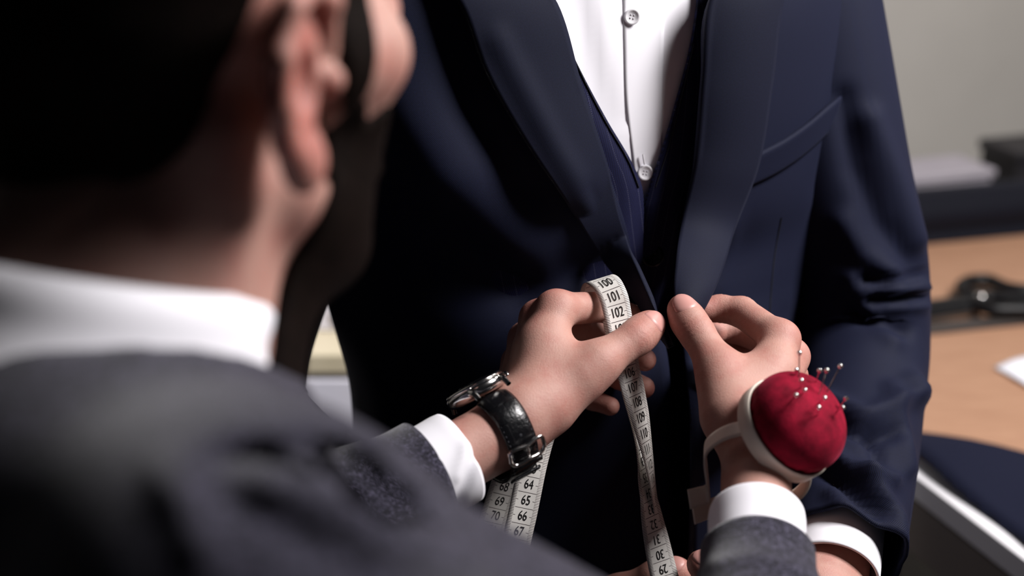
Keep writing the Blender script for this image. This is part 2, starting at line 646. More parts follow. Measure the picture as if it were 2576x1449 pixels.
class Hand:
    def __init__(s, W, E, thumb, fingers, dorsal, scale=1.0, wrist=(0.0178, 0.0085)):
        s.W, s.E = np.array(W), np.array(E)
        s.T = [np.array(q) for q in thumb]
        s.F = [[np.array(q) for q in f] for f in fingers]
        s.sc = scale
        s.wr = wrist
        mcp = np.mean([f[0] for f in s.F], 0)
        s.A = unit(mcp - s.W)
        rad = s.F[0][0] - s.F[3][0]
        s.R = unit(rad - (rad @ s.A) * s.A)
        N = np.cross(s.A, s.R)
        s.N = N if N @ np.asarray(dorsal) > 0 else -N
        s.fa = unit(s.W - s.E)
        pts = [s.W, s.E] + s.T + [q for f in s.F for q in f]
        s.f = culled(s.sdf, pts)
        s.joints = [(f[0] + s.N * 0.009, 0.012, 0.55) for f in s.F] + [(f[1], 0.010, 0.35) for f in s.F] + \
                   [(f[3], 0.012, 0.6) for f in s.F] + [(s.T[1], 0.013, 0.5), (s.T[2], 0.010, 0.3), (s.T[3], 0.013, 0.6)]

    def sdf(s, p):
        k = s.sc
        d = None
        for i, f in enumerate(s.F):
            b = s.W + s.A * 0.010 + s.R * (0.014 - 0.0092 * i)
            c = cone(p, b, f[0], 0.0135 * k, (0.0122, 0.0122, 0.0115, 0.0105)[i] * k)
            d = c if d is None else smin(d, c, 0.013)
            d = smin(d, cone(p, b * 0.35 + f[0] * 0.65 + s.N * 0.0045, f[0] + s.N * 0.0045, 0.0075 * k, 0.0078 * k), 0.006)
        r, o = s.wr
        fr = s.R - (s.R @ s.fa) * s.fa
        fr = unit(fr)
        for sg in (-1, 1):
            d = smin(d, cone(p, s.W + fr * o * sg, s.E + fr * o * sg, r, r * 1.15), 0.018)
        d = smin(d, ball(p, s.W - fr * 0.016 + s.N * 0.010 - s.A * 0.012, 0.010), 0.012)
        T = s.T
        d = smin(d, cone(p, T[0], T[1], 0.0180 * k, 0.0138 * k), 0.016)
        web = T[0] * 0.3 + T[1] * 0.7
        i0 = s.W * 0.35 + s.F[0][0] * 0.65
        d = smin(d, cone(p, web, i0, 0.0105 * k, 0.0105 * k), 0.016)
        d = smin(d, cone(p, T[0], i0, 0.012 * k, 0.010 * k), 0.016)
        th = cone(p, T[1], T[2], 0.0126 * k, 0.0112 * k)
        th = smin(th, cone(p, T[2], T[3], 0.0114 * k, 0.0098 * k), 0.004)
        th = smin(th, ball(p, T[2] * 0.45 + T[3] * 0.55 - s.tn() * 0.002, 0.0112 * k), 0.006)
        rr = ((0.0110, 0.0104, 0.0092, 0.0086), (0.0106, 0.0100, 0.0088, 0.0080), (0.0100, 0.0094, 0.0084, 0.0076), (0.0088, 0.0082, 0.0073, 0.0066))
        fs = th
        for f, r4 in zip(s.F, rr):
            c = cone(p, f[0], f[1], r4[0] * k, r4[1] * k)
            c = smin(c, cone(p, f[1], f[2], r4[1] * k * 0.99, r4[2] * k), 0.003)
            c = smin(c, cone(p, f[2], f[3], r4[2] * k, r4[3] * k), 0.003)
            d = smin(d, c, 0.007) if False else d
            fs = smin(fs, c, 0.0014)
        return smin(d, fs, 0.0075)

    def tn(s):
        """direction the thumb nail faces"""
        return s.tnail

    tnail = np.array([0, 0, 1.0])

    def detail(s, p):
        """small creases over the thumb joint and the knuckles"""
        d = s.f(p)
        T = s.T
        ax = unit(T[3] - T[2])
        q = p - T[2]
        r = np.sqrt((q ** 2).sum(1))
        t = q @ ax
        near = np.exp(-(r / 0.015) ** 2) * np.clip(q @ s.tnail / 0.006, 0, 1)
        wob = 0.0012 * np.sin(p @ unit(np.cross(ax, s.tnail)) * 420)
        for c, a in ((-0.0056, 0.6), (-0.0024, 1.0), (0.0008, 1.0), (0.0042, 0.9)):
            d = d + 0.0006 * a * near * np.exp(-((t - c + wob) / 0.0009) ** 2)
        for f in s.F:
            for j in (1, 2):
                a2 = unit(f[j + 1] - f[j - 1])
                q = p - f[j]
                nr = np.exp(-((q ** 2).sum(1)) / 0.0115 ** 2)
                tt = q @ a2
                for c in (-0.0016, 0.0016):
                    d = d + 0.0005 * nr * np.exp(-((tt - c) / 0.0007) ** 2)
        return d

    def nail(s, j0, j1, face, width, length, back, mat, parent, name='thumb_nail'):
        ax = unit(j1 - j0)
        n = unit(face - (face @ ax) * ax)
        sd = np.cross(ax, n)
        nu, nv = 17, 17
        g = np.zeros((nv, nu, 3))
        dr = np.zeros((nv, nu, 3))
        for a in range(nv):
            for b in range(nu):
                v = a / (nv - 1)
                u = b / (nu - 1) * 2 - 1
                tap = math.sqrt(max(0.02, 1 - (max(0, v - 0.6) / 0.42) ** 2)) * (1 - 0.25 * (max(0, 0.25 - v) / 0.25) ** 2)
                al = u * width * tap
                rad = n * math.cos(al) + sd * math.sin(al)
                rad = unit(rad + ax * 0.35 * max(0, v - 0.5))
                g[a, b] = j1 + ax * (back + length * (v - 0.5) + 0.0016 * u * u * (0.8 if v < 0.5 else -0.4)) + rad * 0.022
                dr[a, b] = rad
        p = g.reshape(-1, 3)
        dr = dr.reshape(-1, 3)
        for _ in range(40):
            p = p - dr * np.maximum(s.f(p), -0.01)[:, None] * 0.8
        g = p.reshape(nv, nu, 3)
        u = np.linspace(-1, 1, nu)
        v = np.linspace(0, 1, nv)
        lift = 0.0009 * (1 - np.abs(u[None]) ** 6) * np.minimum(v[:, None] / 0.15, 1) - 0.0003
        g = g + dr.reshape(nv, nu, 3) * lift[..., None]
        return mkgrid(name, g, mat, parent, solid=0.0005, offset=-1)


def pts(*rows):
    return [P(*r) for r in rows]


# tailor: his left hand (with the watch) and right hand (with the pin cushion)
EL = C3(-0.200, -0.187, 0.794)
ER = C3(0.121, -0.240, 0.690)
HL = Hand(P(1297, 1072, 0.898), EL,
          pts((1385, 1010, 0.905), (1505, 912, 0.912), (1600, 850, 0.922), (1636, 818, 0.932)),
          [pts((1402, 778, 0.935), (1522, 772, 0.966), (1585, 800, 0.972), (1632, 835, 0.966)),
           pts((1358, 803, 0.950), (1490, 836, 0.994), (1570, 880, 0.996), (1622, 905, 0.988)),
           pts((1327, 855, 0.970), (1470, 905, 1.008), (1560, 950, 1.006), (1620, 975, 0.998)),
           pts((1307, 915, 0.983), (1425, 975, 1.008), (1490, 1005, 1.006), (1535, 1022, 0.998))],
          -RV * 0.7 + UV_ * 0.5 - FV * 0.5, 1.0)
HL.tnail = unit(RV * 0.55 + UV_ * 0.55 - FV * 0.62)
HR = Hand(P(1900, 1120, 0.885), ER,
          pts((1838, 1040, 0.888), (1810, 930, 0.905), (1752, 836, 0.922), (1716, 778, 0.932)),
          [pts((1960, 852, 0.930), (1866, 785, 0.966), (1812, 776, 0.972), (1772, 780, 0.970)),
           pts((1985, 896, 0.952), (1885, 838, 0.996), (1822, 828, 0.998), (1778, 842, 0.988)),
           pts((1982, 945, 0.972), (1882, 892, 1.012), (1815, 880, 1.008), (1775, 892, 0.998)),
           pts((1970, 990, 0.985), (1885, 945, 1.016), (1830, 932, 1.010), (1795, 938, 1.002))],
          RV * 0.6 + UV_ * 0.3 - FV * 0.6, 1.0)
HR.tnail = unit(RV * 0.12 + UV_ * 0.40 - FV * 0.9)

# tailor's head frame: x to his right, y forward, z up
YAW, NOD = math.radians(39), math.radians(4)


class Head:
    def __init__(s, ear, yaw, nod, side=1, roll=0.0):
        s.fw = np.array([math.sin(yaw) * math.cos(nod), math.cos(yaw) * math.cos(nod), -math.sin(nod)])
        s.rt = np.array([math.cos(yaw), -math.sin(yaw), 0.0])
        s.up = np.cross(s.rt, s.fw)
        s.o = np.asarray(ear) - s.rt * 0.082 * side
        s.ax = np.stack([s.rt, s.fw, s.up])

    def loc(s, p):
        return (p - s.o) @ s.ax.T

    def wd(s, q):
        return s.o + np.asarray(q, float) @ s.ax

    def skull(s, q):
        a = np.abs(q[:, :1])
        m = np.concatenate([a, q[:, 1:]], 1)
        d = ell(q, (0, -0.012, 0.050), (0.074, 0.094, 0.086))
        d = smin(d, ell(q, (0, 0.040, -0.012), (0.060, 0.052, 0.082)), 0.02)
        d = smin(d, cone(m, (0.047, 0.012, -0.045), (0.014, 0.066, -0.084), 0.020, 0.019), 0.02)
        d = smin(d, cone(m, (0.052, 0.056, 0.004), (0.061, 0.020, 0.004), 0.017, 0.015), 0.02)
        d = smin(d, cone(q, (-0.032, 0.082, 0.036), (0.032, 0.082, 0.036), 0.013, 0.013), 0.012)
        d = smax(d, -ball(m, (0.032, 0.108, 0.018), 0.018), 0.012)
        d = smin(d, ball(m, (0.032, 0.079, 0.018), 0.012), 0.002)
        d = smin(d, cone(q, (0, 0.090, 0.030), (0, 0.112, -0.012), 0.007, 0.011), 0.008)
        d = smin(d, ball(m, (0.012, 0.100, -0.014), 0.008), 0.006)
        d = smin(d, cone(q, (-0.016, 0.091, -0.040), (0.016, 0.091, -0.040), 0.008, 0.008), 0.006)
        d = smin(d, cone(q, (-0.014, 0.091, -0.052), (0.014, 0.091, -0.052), 0.008, 0.008), 0.005)
        return d

    def ear(s, q):
        m = np.concatenate([np.abs(q[:, :1]), q[:, 1:]], 1)
        rim = [(0.0765, 0.010, 0.012), (0.082, 0.006, 0.030), (0.088, -0.008, 0.036), (0.092, -0.021, 0.030), (0.093, -0.027, 0.014),
               (0.090, -0.024, -0.004), (0.084, -0.015, -0.020), (0.080, -0.005, -0.029)]
        d = ell(m, (0.0800, -0.010, 0.004), (0.0065, 0.018, 0.031), [[0.94, 0.34, 0], [-0.34, 0.94, 0], [0, 0, 1]])
        for a, b in zip(rim[:-1], rim[1:]):
            d = smin(d, cone(m, a, b, 0.0042, 0.0042), 0.004)
        d = smin(d, ell(m, (0.0800, -0.004, -0.028), (0.006, 0.010, 0.012)), 0.005)
        d = smax(d, -ell(m, (0.0905, -0.006, 0.002), (0.012, 0.009, 0.013)), 0.004)
        d = smin(d, cone(m, (0.083, -0.018, 0.022), (0.083, -0.015, -0.010), 0.004, 0.003), 0.004)
        d = smin(d, ball(m, (0.0790, 0.009, 0.001), 0.0058), 0.004)
        return d

    def base(s, p, nb):
        q = s.loc(p)
        n = s.loc(np.asarray(nb)[None])[0]
        d = smin(s.skull(q), cone(q, (0, -0.022, -0.040), n, 0.053, 0.061), 0.022)
        d = smin(d, cone(q, (0, 0.018, -0.062), (n[0] + 0.008, n[1] + 0.052, n[2] + 0.02), 0.040, 0.046), 0.03)
        # the tendon behind the ear and the throat
        d = smin(d, cone(q, (0.048, -0.020, -0.020), (n[0] + 0.035, n[1] + 0.045, n[2]), 0.016, 0.018), 0.015)
        d = smin(d, cone(q, (-0.048, -0.020, -0.020), (n[0] - 0.035, n[1] + 0.045, n[2]), 0.016, 0.018), 0.015)
        return d

    def sdf(s, p, nb):
        return smin(s.base(p, nb), s.ear(s.loc(p)), 0.006)


HD = Head(P(796, 215, 0.512), YAW, NOD)
NB = HD.wd((0, 0, 0)) + np.array([-0.041, -0.058, -0.139])
SR = C3(-0.082, -0.105, 0.452)
SL = C3(-0.350, -0.120, 0.680)
hbox = [HD.wd(q) for q in ((0.1, 0.13, 0.15), (-0.1, -0.12, 0.15), (0.1, -0.12, -0.12), (-0.1, 0.13, -0.12))] + [NB]
f_head = culled(lambda p: HD.sdf(p, NB), hbox, 0.05)
CHT = NB + np.array([0.0, 0.03, -0.22])


def f_trunk_t(p):
    d = cone(p, NB + np.array([0, 0, -0.02]), SR, 0.040, 0.012)
    d = smin(d, cone(p, NB + np.array([0, 0, -0.02]), SL, 0.046, 0.022), 0.04)
    d = smin(d, ell(p, CHT, (0.10, 0.075, 0.17)), 0.05)
    d = smin(d, cone(p, SR, ER, 0.018, 0.028), 0.03)
    return smin(d, cone(p, SL, EL, 0.026, 0.028), 0.03)


def f_tailor(p):
    d = smin(f_head(p), f_trunk_t(p), 0.03)
    return np.minimum(smin(d, HL.f(p), 0.010), smin(d, HR.f(p), 0.010))


def body_of(name, f, hands, detail, lo, hi, h, mat, parent):
    V, F = sdf_mesh(f, lo, hi, h)
    V = relax(V, F, 1, 0.3)
    V = settle(V, detail, 2)
    o = mk(name, V, F, mat, parent)
    fl = np.zeros(len(V))
    for hd in hands:
        for c, r, a in hd.joints:
            fl = np.maximum(fl, a * np.exp(-((V - c) ** 2).sum(1) / (r * r)))
    return o, V, fl


def det_tailor(p):
    d = smin(f_head(p), f_trunk_t(p), 0.03)
    return np.minimum(smin(d, HL.detail(p), 0.010), smin(d, HR.detail(p), 0.010))


tailor = empty('person', (NB[0] - 0.02, NB[1], 0.0), 'man in charcoal wool jacket seen from behind, leaning in and pinching the open lapels', 'person')
allp = np.array([NB, SR, SL, ER, EL, HL.W, HR.W, HD.o] + HL.T + HR.T + [q for f in HL.F + HR.F for q in f] + hbox)
tb, tV, fl = body_of('body', f_tailor, (HL, HR), det_tailor, allp.min(0) - 0.16, allp.max(0) + 0.08, 0.0015, M['skin'], tailor)
q = HD.loc(tV)
fl = np.maximum(fl, 0.75 * np.exp(-((np.abs(q[:, 0]) - 0.087) / 0.012) ** 2 - ((q[:, 1] + 0.012) / 0.026) ** 2 - ((q[:, 2] - 0.003) / 0.04) ** 2))  # ears reddened in the colour to imitate light glowing through them
put_attr(tb, 'redness', fl)
put_attr(tb, 'thin', np.exp(-((np.abs(q[:, 0]) - 0.087) / 0.010) ** 2 - ((q[:, 1] + 0.014) / 0.022) ** 2 - ((q[:, 2] - 0.003) / 0.036) ** 2))
nape = np.clip((q[:, 2] + 0.120) / 0.05, 0, 1) * np.clip((-0.020 - q[:, 1]) / 0.03, 0, 1) * np.clip((0.02 - q[:, 2]) / 0.02, 0, 1)
jaw = np.clip((-0.045 - q[:, 2]) / 0.02, 0, 1) * np.clip((q[:, 1] - 0.012) / 0.02, 0, 1) * np.clip((q[:, 2] + 0.15) / 0.03, 0, 1)
put_attr(tb, 'stubble_and_shade', np.maximum(nape * 0.8, jaw * 0.6))  # cropped nape hair and jaw stubble, plus shade painted onto the neck
HL.nail(HL.T[2], HL.T[3], HL.tnail, 0.90, 0.0150, 0.0005, M['nail'], tb)
HR.nail(HR.T[2], HR.T[3], HR.tnail, 0.90, 0.0155, -0.0005, M['nail'], tb)


# ------------------------------------------------------------------ client: torso form shared by jacket, waistcoat and shirt
CYAW = math.radians(26)
CAX = np.array([0.045, 1.095])
CF = np.array([math.sin(CYAW), -math.cos(CYAW), 0.0])   # the way he faces
CL_ = np.array([math.cos(CYAW), math.sin(CYAW), 0.0])   # towards his left
ZK = [0.60, 0.74, 0.95, 1.08, 1.14, 1.22, 1.32, 1.40, 1.46, 1.50, 1.535, 1.56]
AK = [0.185, 0.188, 0.182, 0.177, 0.190, 0.208, 0.222, 0.222, 0.205, 0.165, 0.105, 0.078]
BK = [0.150, 0.152, 0.148, 0.140, 0.140, 0.142, 0.142, 0.132, 0.115, 0.098, 0.085, 0.074]


def S(phi, z, off=0.0):
    phi, z = np.broadcast_arrays(np.asarray(phi, float), np.asarray(z, float))
    a = hermite(ZK, AK, z) + off
    b = hermite(ZK, BK, z) + off
    e = 2 / 2.6
    sx = np.sign(np.sin(phi)) * np.abs(np.sin(phi)) ** e * a
    cy = np.sign(np.cos(phi)) * np.abs(np.cos(phi)) ** e * b
    p = sx[..., None] * CL_ + cy[..., None] * CF
    p[..., 0] += CAX[0]
    p[..., 1] += CAX[1]
    p[..., 2] += z
    return p


def ang(p):
    q = np.asarray(p) - np.array([CAX[0], CAX[1], 0])
    z = p[..., 2]
    a = hermite(ZK, AK, z)
    b = hermite(ZK, BK, z)
    x, y = q @ CL_ / a, q @ CF / b
    k = 2.6 / 2
    return np.arctan2(np.sign(x) * np.abs(x) ** k, np.sign(y) * np.abs(y) ** k)


full = S(np.linspace(-math.pi, math.pi, 121)[None], np.linspace(0.62, 1.54, 90)[:, None])
BV = {o: bvh_of(S(np.linspace(-math.pi, math.pi, 121)[None], np.linspace(0.62, 1.54, 90)[:, None], o)) for o in (0.0, -0.008, -0.015)}


def on(px, py, off=0.0, lift=0.0):
    return hit(BV[off], px, py, lift)


client = empty('person', (CAX[0], CAX[1], 0.0), 'man standing in an open navy suit with waistcoat and open white shirt, facing the tailor', 'person')


def edge_z(points, z):
    p = np.array(points)
    p = p[np.argsort(p[:, 2])]
    return hermite(p[:, 2], p, z)


def D(px, py, d):
    return P(px, py, d) if d is not None else on(px, py, 0.0, 0.006)


# fold lines of the two open fronts, from collar down to hem
FOLD_R = [S(math.radians(-42), 1.525), S(math.radians(-30), 1.47)] + [D(*q) for q in (
    (1385, 0, None), (1452, 215, None), (1520, 430, None), (1565, 570, None), (1600, 680, 1.030), (1640, 780, 1.028), (1672, 870, 1.030),
    (1684, 960, 1.034), (1690, 1080, 1.044), (1690, 1250, 1.062), (1685, 1449, 1.090))]
FOLD_L = [S(math.radians(50), 1.525), S(math.radians(36), 1.47)] + [D(*q) for q in (
    (1772, 0, None), (1752, 200, None), (1735, 400, None), (1718, 560, None), (1706, 660, 1.034), (1702, 745, 1.036), (1712, 830, 1.038),
    (1726, 930, 1.025), (1736, 1030, 0.990), (1738, 1120, 0.976), (1738, 1240, 0.990), (1730, 1449, 1.035))]
for fl_ in (FOLD_R, FOLD_L):
    e = fl_[-1]
    fl_.append(np.array([e[0] * 0.9, e[1] + 0.03, 0.74]))

ZROWS = np.linspace(0.74, 1.525, 110)


def panel(fold_pts, sg, back=True):
    E = edge_z(fold_pts, ZROWS)
    ph = ang(E)
    ph = np.where(sg > 0, np.maximum(ph, 0.02), np.minimum(ph, -0.02)) if False else ph
    t = np.linspace(0, 1, 90) ** 1.15
    phi = ph[:, None] + t[None] * (sg * math.pi - ph)[:, None]
    g = S(phi, ZROWS[:, None])
    sh = E - S(ph, ZROWS)
    dec = np.exp(-(np.abs(phi - ph[:, None]) / (0.62 if sg < 0 else 0.50)) ** 2)
    g = g + sh[:, None] * dec[..., None]
    return g


gR = panel(FOLD_R, -1)
gL = panel(FOLD_L, 1)
gL = fold(gL, [([(2060, 520), (1990, 760)], 0.004, 40),
               ([(1835, 560), (1800, 740)], 0.003, 25)])
gR = fold(gR, [([(930, -150), (1000, 150), (1100, 420)], 0.020, 140), ([(1000, 250), (1250, 560), (1480, 800)], 0.006, 70), ([(1080, 520), (1300, 720)], -0.005, 50),
               ([(1130, 60), (1180, 260), (1330, 480)], -0.004, 40)])
nz = len(ZROWS)
V = np.concatenate([gR[:, ::-1].reshape(-1, 3), gL.reshape(-1, 3)])
fR = grid_faces(nz, 90)
fL = grid_faces(nz, 90) + nz * 90
UVs = np.concatenate([grid_uv(gR[:, ::-1]), grid_uv(gL)])
seam = [(r * 90, (r + 1) * 90, nz * 90 + (r + 1) * 90 + 89, nz * 90 + r * 90 + 89) for r in range(nz - 1)]
jacket = mk('suit_jacket', V, np.concatenate([fR, fL, np.array(seam)]), M['navy'], client, uv=UVs, solid=0.0028)
BJR, BJL = bvh_of(gR), bvh_of(gL)


def between(c1, c2, n, m, bulge, lift=0.0):
    """a strip of cloth rolled between two edges"""
    a, b = curve(c1, n), curve(c2, n)
    mid = (a + b) / 2
    nr = unit(CAM - mid)
    out = unit(CF)
    c = mid + (nr * 0.55 + out * 0.45) * bulge
    s = np.linspace(0, 1, m)[None, :, None]
    return (1 - s) ** 2 * a[:, None] + 2 * s * (1 - s) * c[:, None] + s ** 2 * b[:, None]


def clear_of(g, bv, gap=0.005):
    """lift cloth that would sink into the panel below it"""
    out = g.copy()
    for idx in np.ndindex(g.shape[:2]):
        p = g[idx]
        r = unit(p - CAM)
        loc, nor, i, dist = bv.ray_cast(Vector(CAM), Vector(r))
        if loc is not None and dist < np.linalg.norm(p - CAM) + gap:
            out[idx] = CAM + r * (dist - gap)
    return out


def on_panel(bv, px, py, off):
    return hit(bv, px, py, off)


inR = [edge_z(FOLD_R, 1.50), edge_z(FOLD_R, 1.45)] + [D(*q) for q in ((1385, 0, None), (1452, 215, None), (1520, 430, None), (1560, 560, 1.003), (1605, 670, 0.972), (1645, 765, 0.953), (1686, 868, 0.946))]
inR = [q + unit(CAM - q) * 0.004 for q in inR]
outR = [S(math.radians(-62), 1.49, 0.012), S(math.radians(-58), 1.45, 0.012)] + [on_panel(BJR, x, y, 0.015) for x, y in ((1130, 0), (1210, 170), (1300, 330), (1400, 482))] + \
       [P(1500, 622, 1.005), P(1575, 725, 0.978), P(1635, 808, 0.957), P(1686, 874, 0.947)]
lapR = between(inR, outR, 80, 18, 0.007)
lapR = fold(lapR, [([(1250, 100), (1400, 380), (1560, 640)], 0.003, 30), ([(1480, 480), (1620, 760)], -0.002, 20)])
lapR = clear_of(lapR, BJR)
mkgrid('lapel', lapR, M['lapel'], jacket, solid=0.004)
inL = [edge_z(FOLD_L, 1.50), edge_z(FOLD_L, 1.45)] + [D(*q) for q in ((1772, 0, None), (1752, 200, None), (1735, 400, None), (1715, 560, 1.003), (1700, 660, 0.972), (1697, 745, 0.955), (1712, 820, 0.950))]
inL = [q + unit(CAM - q) * 0.004 for q in inL]
outL = [S(math.radians(66), 1.49, 0.012), S(math.radians(62), 1.45, 0.012)] + [on_panel(BJL, x, y, 0.009) for x, y in ((1945, 0), (1918, 200), (1880, 420))] + \
       [P(1850, 560, 1.022), P(1818, 665, 0.990), P(1784, 745, 0.963), P(1745, 805, 0.953), P(1716, 830, 0.950)]
lapL = between(inL, outL, 80, 18, 0.013)
lapL = clear_of(lapL, BJL)
mkgrid('lapel', lapL, M['lapel'], jacket, solid=0.004)

# breast pocket: welt, top opening shadow line comes from its real thickness
top = [(1888, 384), (1950, 352), (2020, 303), (2065, 264), (2096, 238)]
bot = [(1868, 470), (1930, 441), (2000, 396), (2045, 358), (2078, 326)]
tp = curve([hit(BJL, x, y, 0.0) for x, y in top], 30)
bt = curve([hit(BJL, x, y, 0.0) for x, y in bot], 30)
s = np.linspace(0, 1, 10)[None, :, None]
g = tp[:, None] * (1 - s) + bt[:, None] * s
nr = gnormals(g)
nr *= np.sign((nr * (CAM - g)).sum(-1))[..., None]
prof = 0.0012 + np.array([0.0045, 0.0050, 0.0046, 0.0042, 0.0038, 0.0034, 0.003, 0.0026, 0.0022, 0.0014])
mkgrid('pocket_welt', g + nr * prof[None, :, None], M['navy'], jacket, solid=0.003, offset=0)
# stitched seams: thin raised threads on the cloth
def seam_line(bv, line, name='seam', r=0.0007, lift=0.0004, mat='thread', par=None):
    ln = curve([(x, y, 0.0) for x, y in line], 40)
    c = curve([hit(bv, q[0], q[1], lift) for q in ln], 50)
    ctrl = np.concatenate([c, np.full((50, 1), r), np.full((50, 1), r)], 1)
    return mkgrid(name, tube_grid(ctrl, 50, 6, FV + 0.01), M[mat], par or jacket, close=True)


seam_line(BJL, [(1962, 545), (1945, 640), (1934, 760), (1930, 900)], 'dart_seam', 0.0005, 0.0016)


# sleeves
def sleeve(name, rows, n, nc, up, strokes, mat, par, solid=0.003, wob=0.0):
    ctrl = [np.r_[P(x, y, d), ra, rb] for x, y, d, ra, rb in rows]
    g = tube_grid(ctrl, n, nc, up)
    g = fold(g, strokes, True, outward=g - g.mean(1, keepdims=True))
    return mkgrid(name, g, mat, par, close=True, solid=solid, offset=-1), g


sl_strokes = [([(2190, 300), (2250, 450), (2308, 600)], 0.007, 32), ([(2120, 560), (2170, 640), (2250, 690)], 0.006, 30),
              ([(2120, 250), (2150, 420), (2210, 560), (2290, 660)], -0.006, 30),
              ([(2180, 700), (2260, 706), (2335, 690)], -0.007, 13), ([(2180, 730), (2260, 728), (2340, 722)], 0.006, 12),
              ([(2190, 755), (2260, 752), (2340, 745)], -0.006, 11), ([(2230, 775), (2340, 770)], 0.004, 14),
              ([(2150, 790), (2220, 820), (2270, 835)], -0.006, 18), ([(2140, 700), (2180, 780), (2250, 860)], 0.005, 22),
              ([(2080, 1010), (2180, 1050), (2290, 1000)], 0.0085, 22), ([(2085, 1060), (2190, 1095), (2250, 1090)], -0.0102, 18),
              ([(2240, 980), (2270, 1100), (2290, 1180)], 0.0068, 20), ([(2060, 1120), (2140, 1180), (2240, 1210)], 0.0085, 20),
              ([(2070, 1180), (2150, 1240), (2220, 1290)], -0.0102, 18), ([(2180, 1200), (2250, 1300), (2265, 1400)], 0.0085, 20),
              ([(2190, 1080), (2210, 1150)], -0.0068, 20), ([(2290, 960), (2320, 1000)], 0.0102, 25), ([(2100, 1240), (2160, 1330)], 0.0051, 25)]
sL, gsL = sleeve('sleeve', [(1990, -185, 1.13, .058, .064), (2015, 0, 1.125, .058, .064), (2055, 200, 1.13, .057, .062), (2105, 450, 1.14, .056, .060),
                            (2155, 680, 1.15, .056, .057), (2168, 850, 1.15, .054, .053), (2158, 1020, 1.105, .050, .049), (2140, 1200, 1.035, .046, .046),
                            (2125, 1330, 0.995, .043, .043), (2115, 1395, 0.975, .041, .042)], 150, 72, CF, sl_strokes, M['navy'], jacket)
sR, gsR = sleeve('sleeve', [(930, -190, 1.09, .060, .066), (860, 0, 1.10, .060, .066), (790, 250, 1.12, .058, .062), (715, 500, 1.14, .056, .058),
                            (655, 720, 1.155, .055, .056), (605, 900, 1.16, .055, .055), (600, 1040, 1.155, .054, .054), (690, 1150, 1.14, .052, .052),
                            (930, 1300, 1.10, .047, .047), (1250, 1490, 1.05, .041, .041)], 130, 64, CF,
                 [([(620, 780), (760, 860)], 0.006, 20), ([(640, 860), (740, 900)], -0.006, 18)], M['navy'], jacket)

# waistcoat: two fronts with a V opening, back closed
VR = [S(math.radians(-55), 1.50, -0.008)] + [on(x, y, -0.008) for x, y in ((1372, -40), (1395, 25), (1460, 170), (1530, 305), (1590, 410), (1614, 470), (1618, 525))]
VL = [S(math.radians(50), 1.50, -0.008)] + [on(x, y, -0.008) for x, y in ((1756, -40), (1750, 20), (1735, 120), (1705, 240), (1668, 370), (1635, 470), (1618, 525))]
zb = VR[-1][2]
zlow = np.linspace(0.93, zb, 40)[:-1]
zr = np.concatenate([zlow, np.linspace(zb, 1.50, 60)])


def vest_front(edge, sg):
    g = []
    low = ang(np.array(edge[-1])[None])[0]
    for z in zr:
        if z <= zb:
            p0 = low + sg * 0.0 - 0.045 * (1 if sg > 0 else 0) * 0
            dz = (zb - z)
            p0 = low + 0.10 * dz * 0.4
        else:
            p0 = ang(edge_z(edge, np.array([z])))[0]
        t = np.linspace(0, 1, 60)
        g.append(S(p0 + t * (sg * math.pi - p0), z, -0.008))
    return np.array(g)


vR, vL = vest_front(VR, -1), vest_front(VL, 1)
nv = len(zr)
V = np.concatenate([vR[:, ::-1].reshape(-1, 3), vL.reshape(-1, 3)])
seam = [(r * 60, (r + 1) * 60, nv * 60 + (r + 1) * 60 + 59, nv * 60 + r * 60 + 59) for r in range(nv - 1)]
vest = mk('waistcoat', V, np.concatenate([grid_faces(nv, 60), grid_faces(nv, 60) + nv * 60, np.array(seam)]), M['vest'], client,
          uv=np.concatenate([grid_uv(vR[:, ::-1]), grid_uv(vL)]), solid=0.003)
BVV = bvh_of(vR, vL)
seam_line(BVV, [(1402, 50), (1452, 170), (1522, 308), (1582, 412), (1604, 470)], 'edge_stitching', 0.0004, 0.0019, 'thread', vest)
seam_line(BVV, [(1742, 110), (1713, 236), (1678, 370), (1646, 468)], 'edge_stitching', 0.0004, 0.0019, 'thread', vest)


def button(c, n, r, mat, parent, name='button', holes=True, hole_mat=None):
    n = unit(n)
    o = lathe(name, c, n, [(0.0, 0.0012), (r * 0.55, 0.0012), (r * 0.70, 0.0016), (r * 0.92, 0.0022), (r, 0.0016), (r * 0.96, 0.0002), (r * 0.6, 0.0), (0, 0)], mat, parent, 32)
    e1 = unit(np.cross(n, (0.2, 0.1, 0.9)))
    e2 = np.cross(n, e1)
    if holes:
        for a, b in ((1, 1), (-1, 1), (1, -1), (-1, -1)):
            lathe('button_hole', np.asarray(c) + n * 0.0012 + (e1 * a + e2 * b) * r * 0.2, n, [(0, 0.0002), (r * 0.10, 0.0002), (r * 0.12, 0.0)], hole_mat or M['thread'], o, 10)
    return o


M['horn'] = plain('black_horn', lin((12, 12, 16)), 0.22, 0, 0.6)
M['pearl'] = plain('pearl_button', lin((238, 236, 240)), 0.4, 0, 0.4)
M['pearl_hole'] = plain('pearl_hole', lin((186, 182, 190)), 0.5)
bn = -unit(P(1640, 640, 1.0) - CAM) + np.array([0.3, 0, 0.1])
button(hit(BVV, 1638, 642, 0.001), bn, 0.0085, M['horn'], vest)
button(hit(BVV, 1655, 860, 0.001), bn, 0.0085, M['horn'], vest)

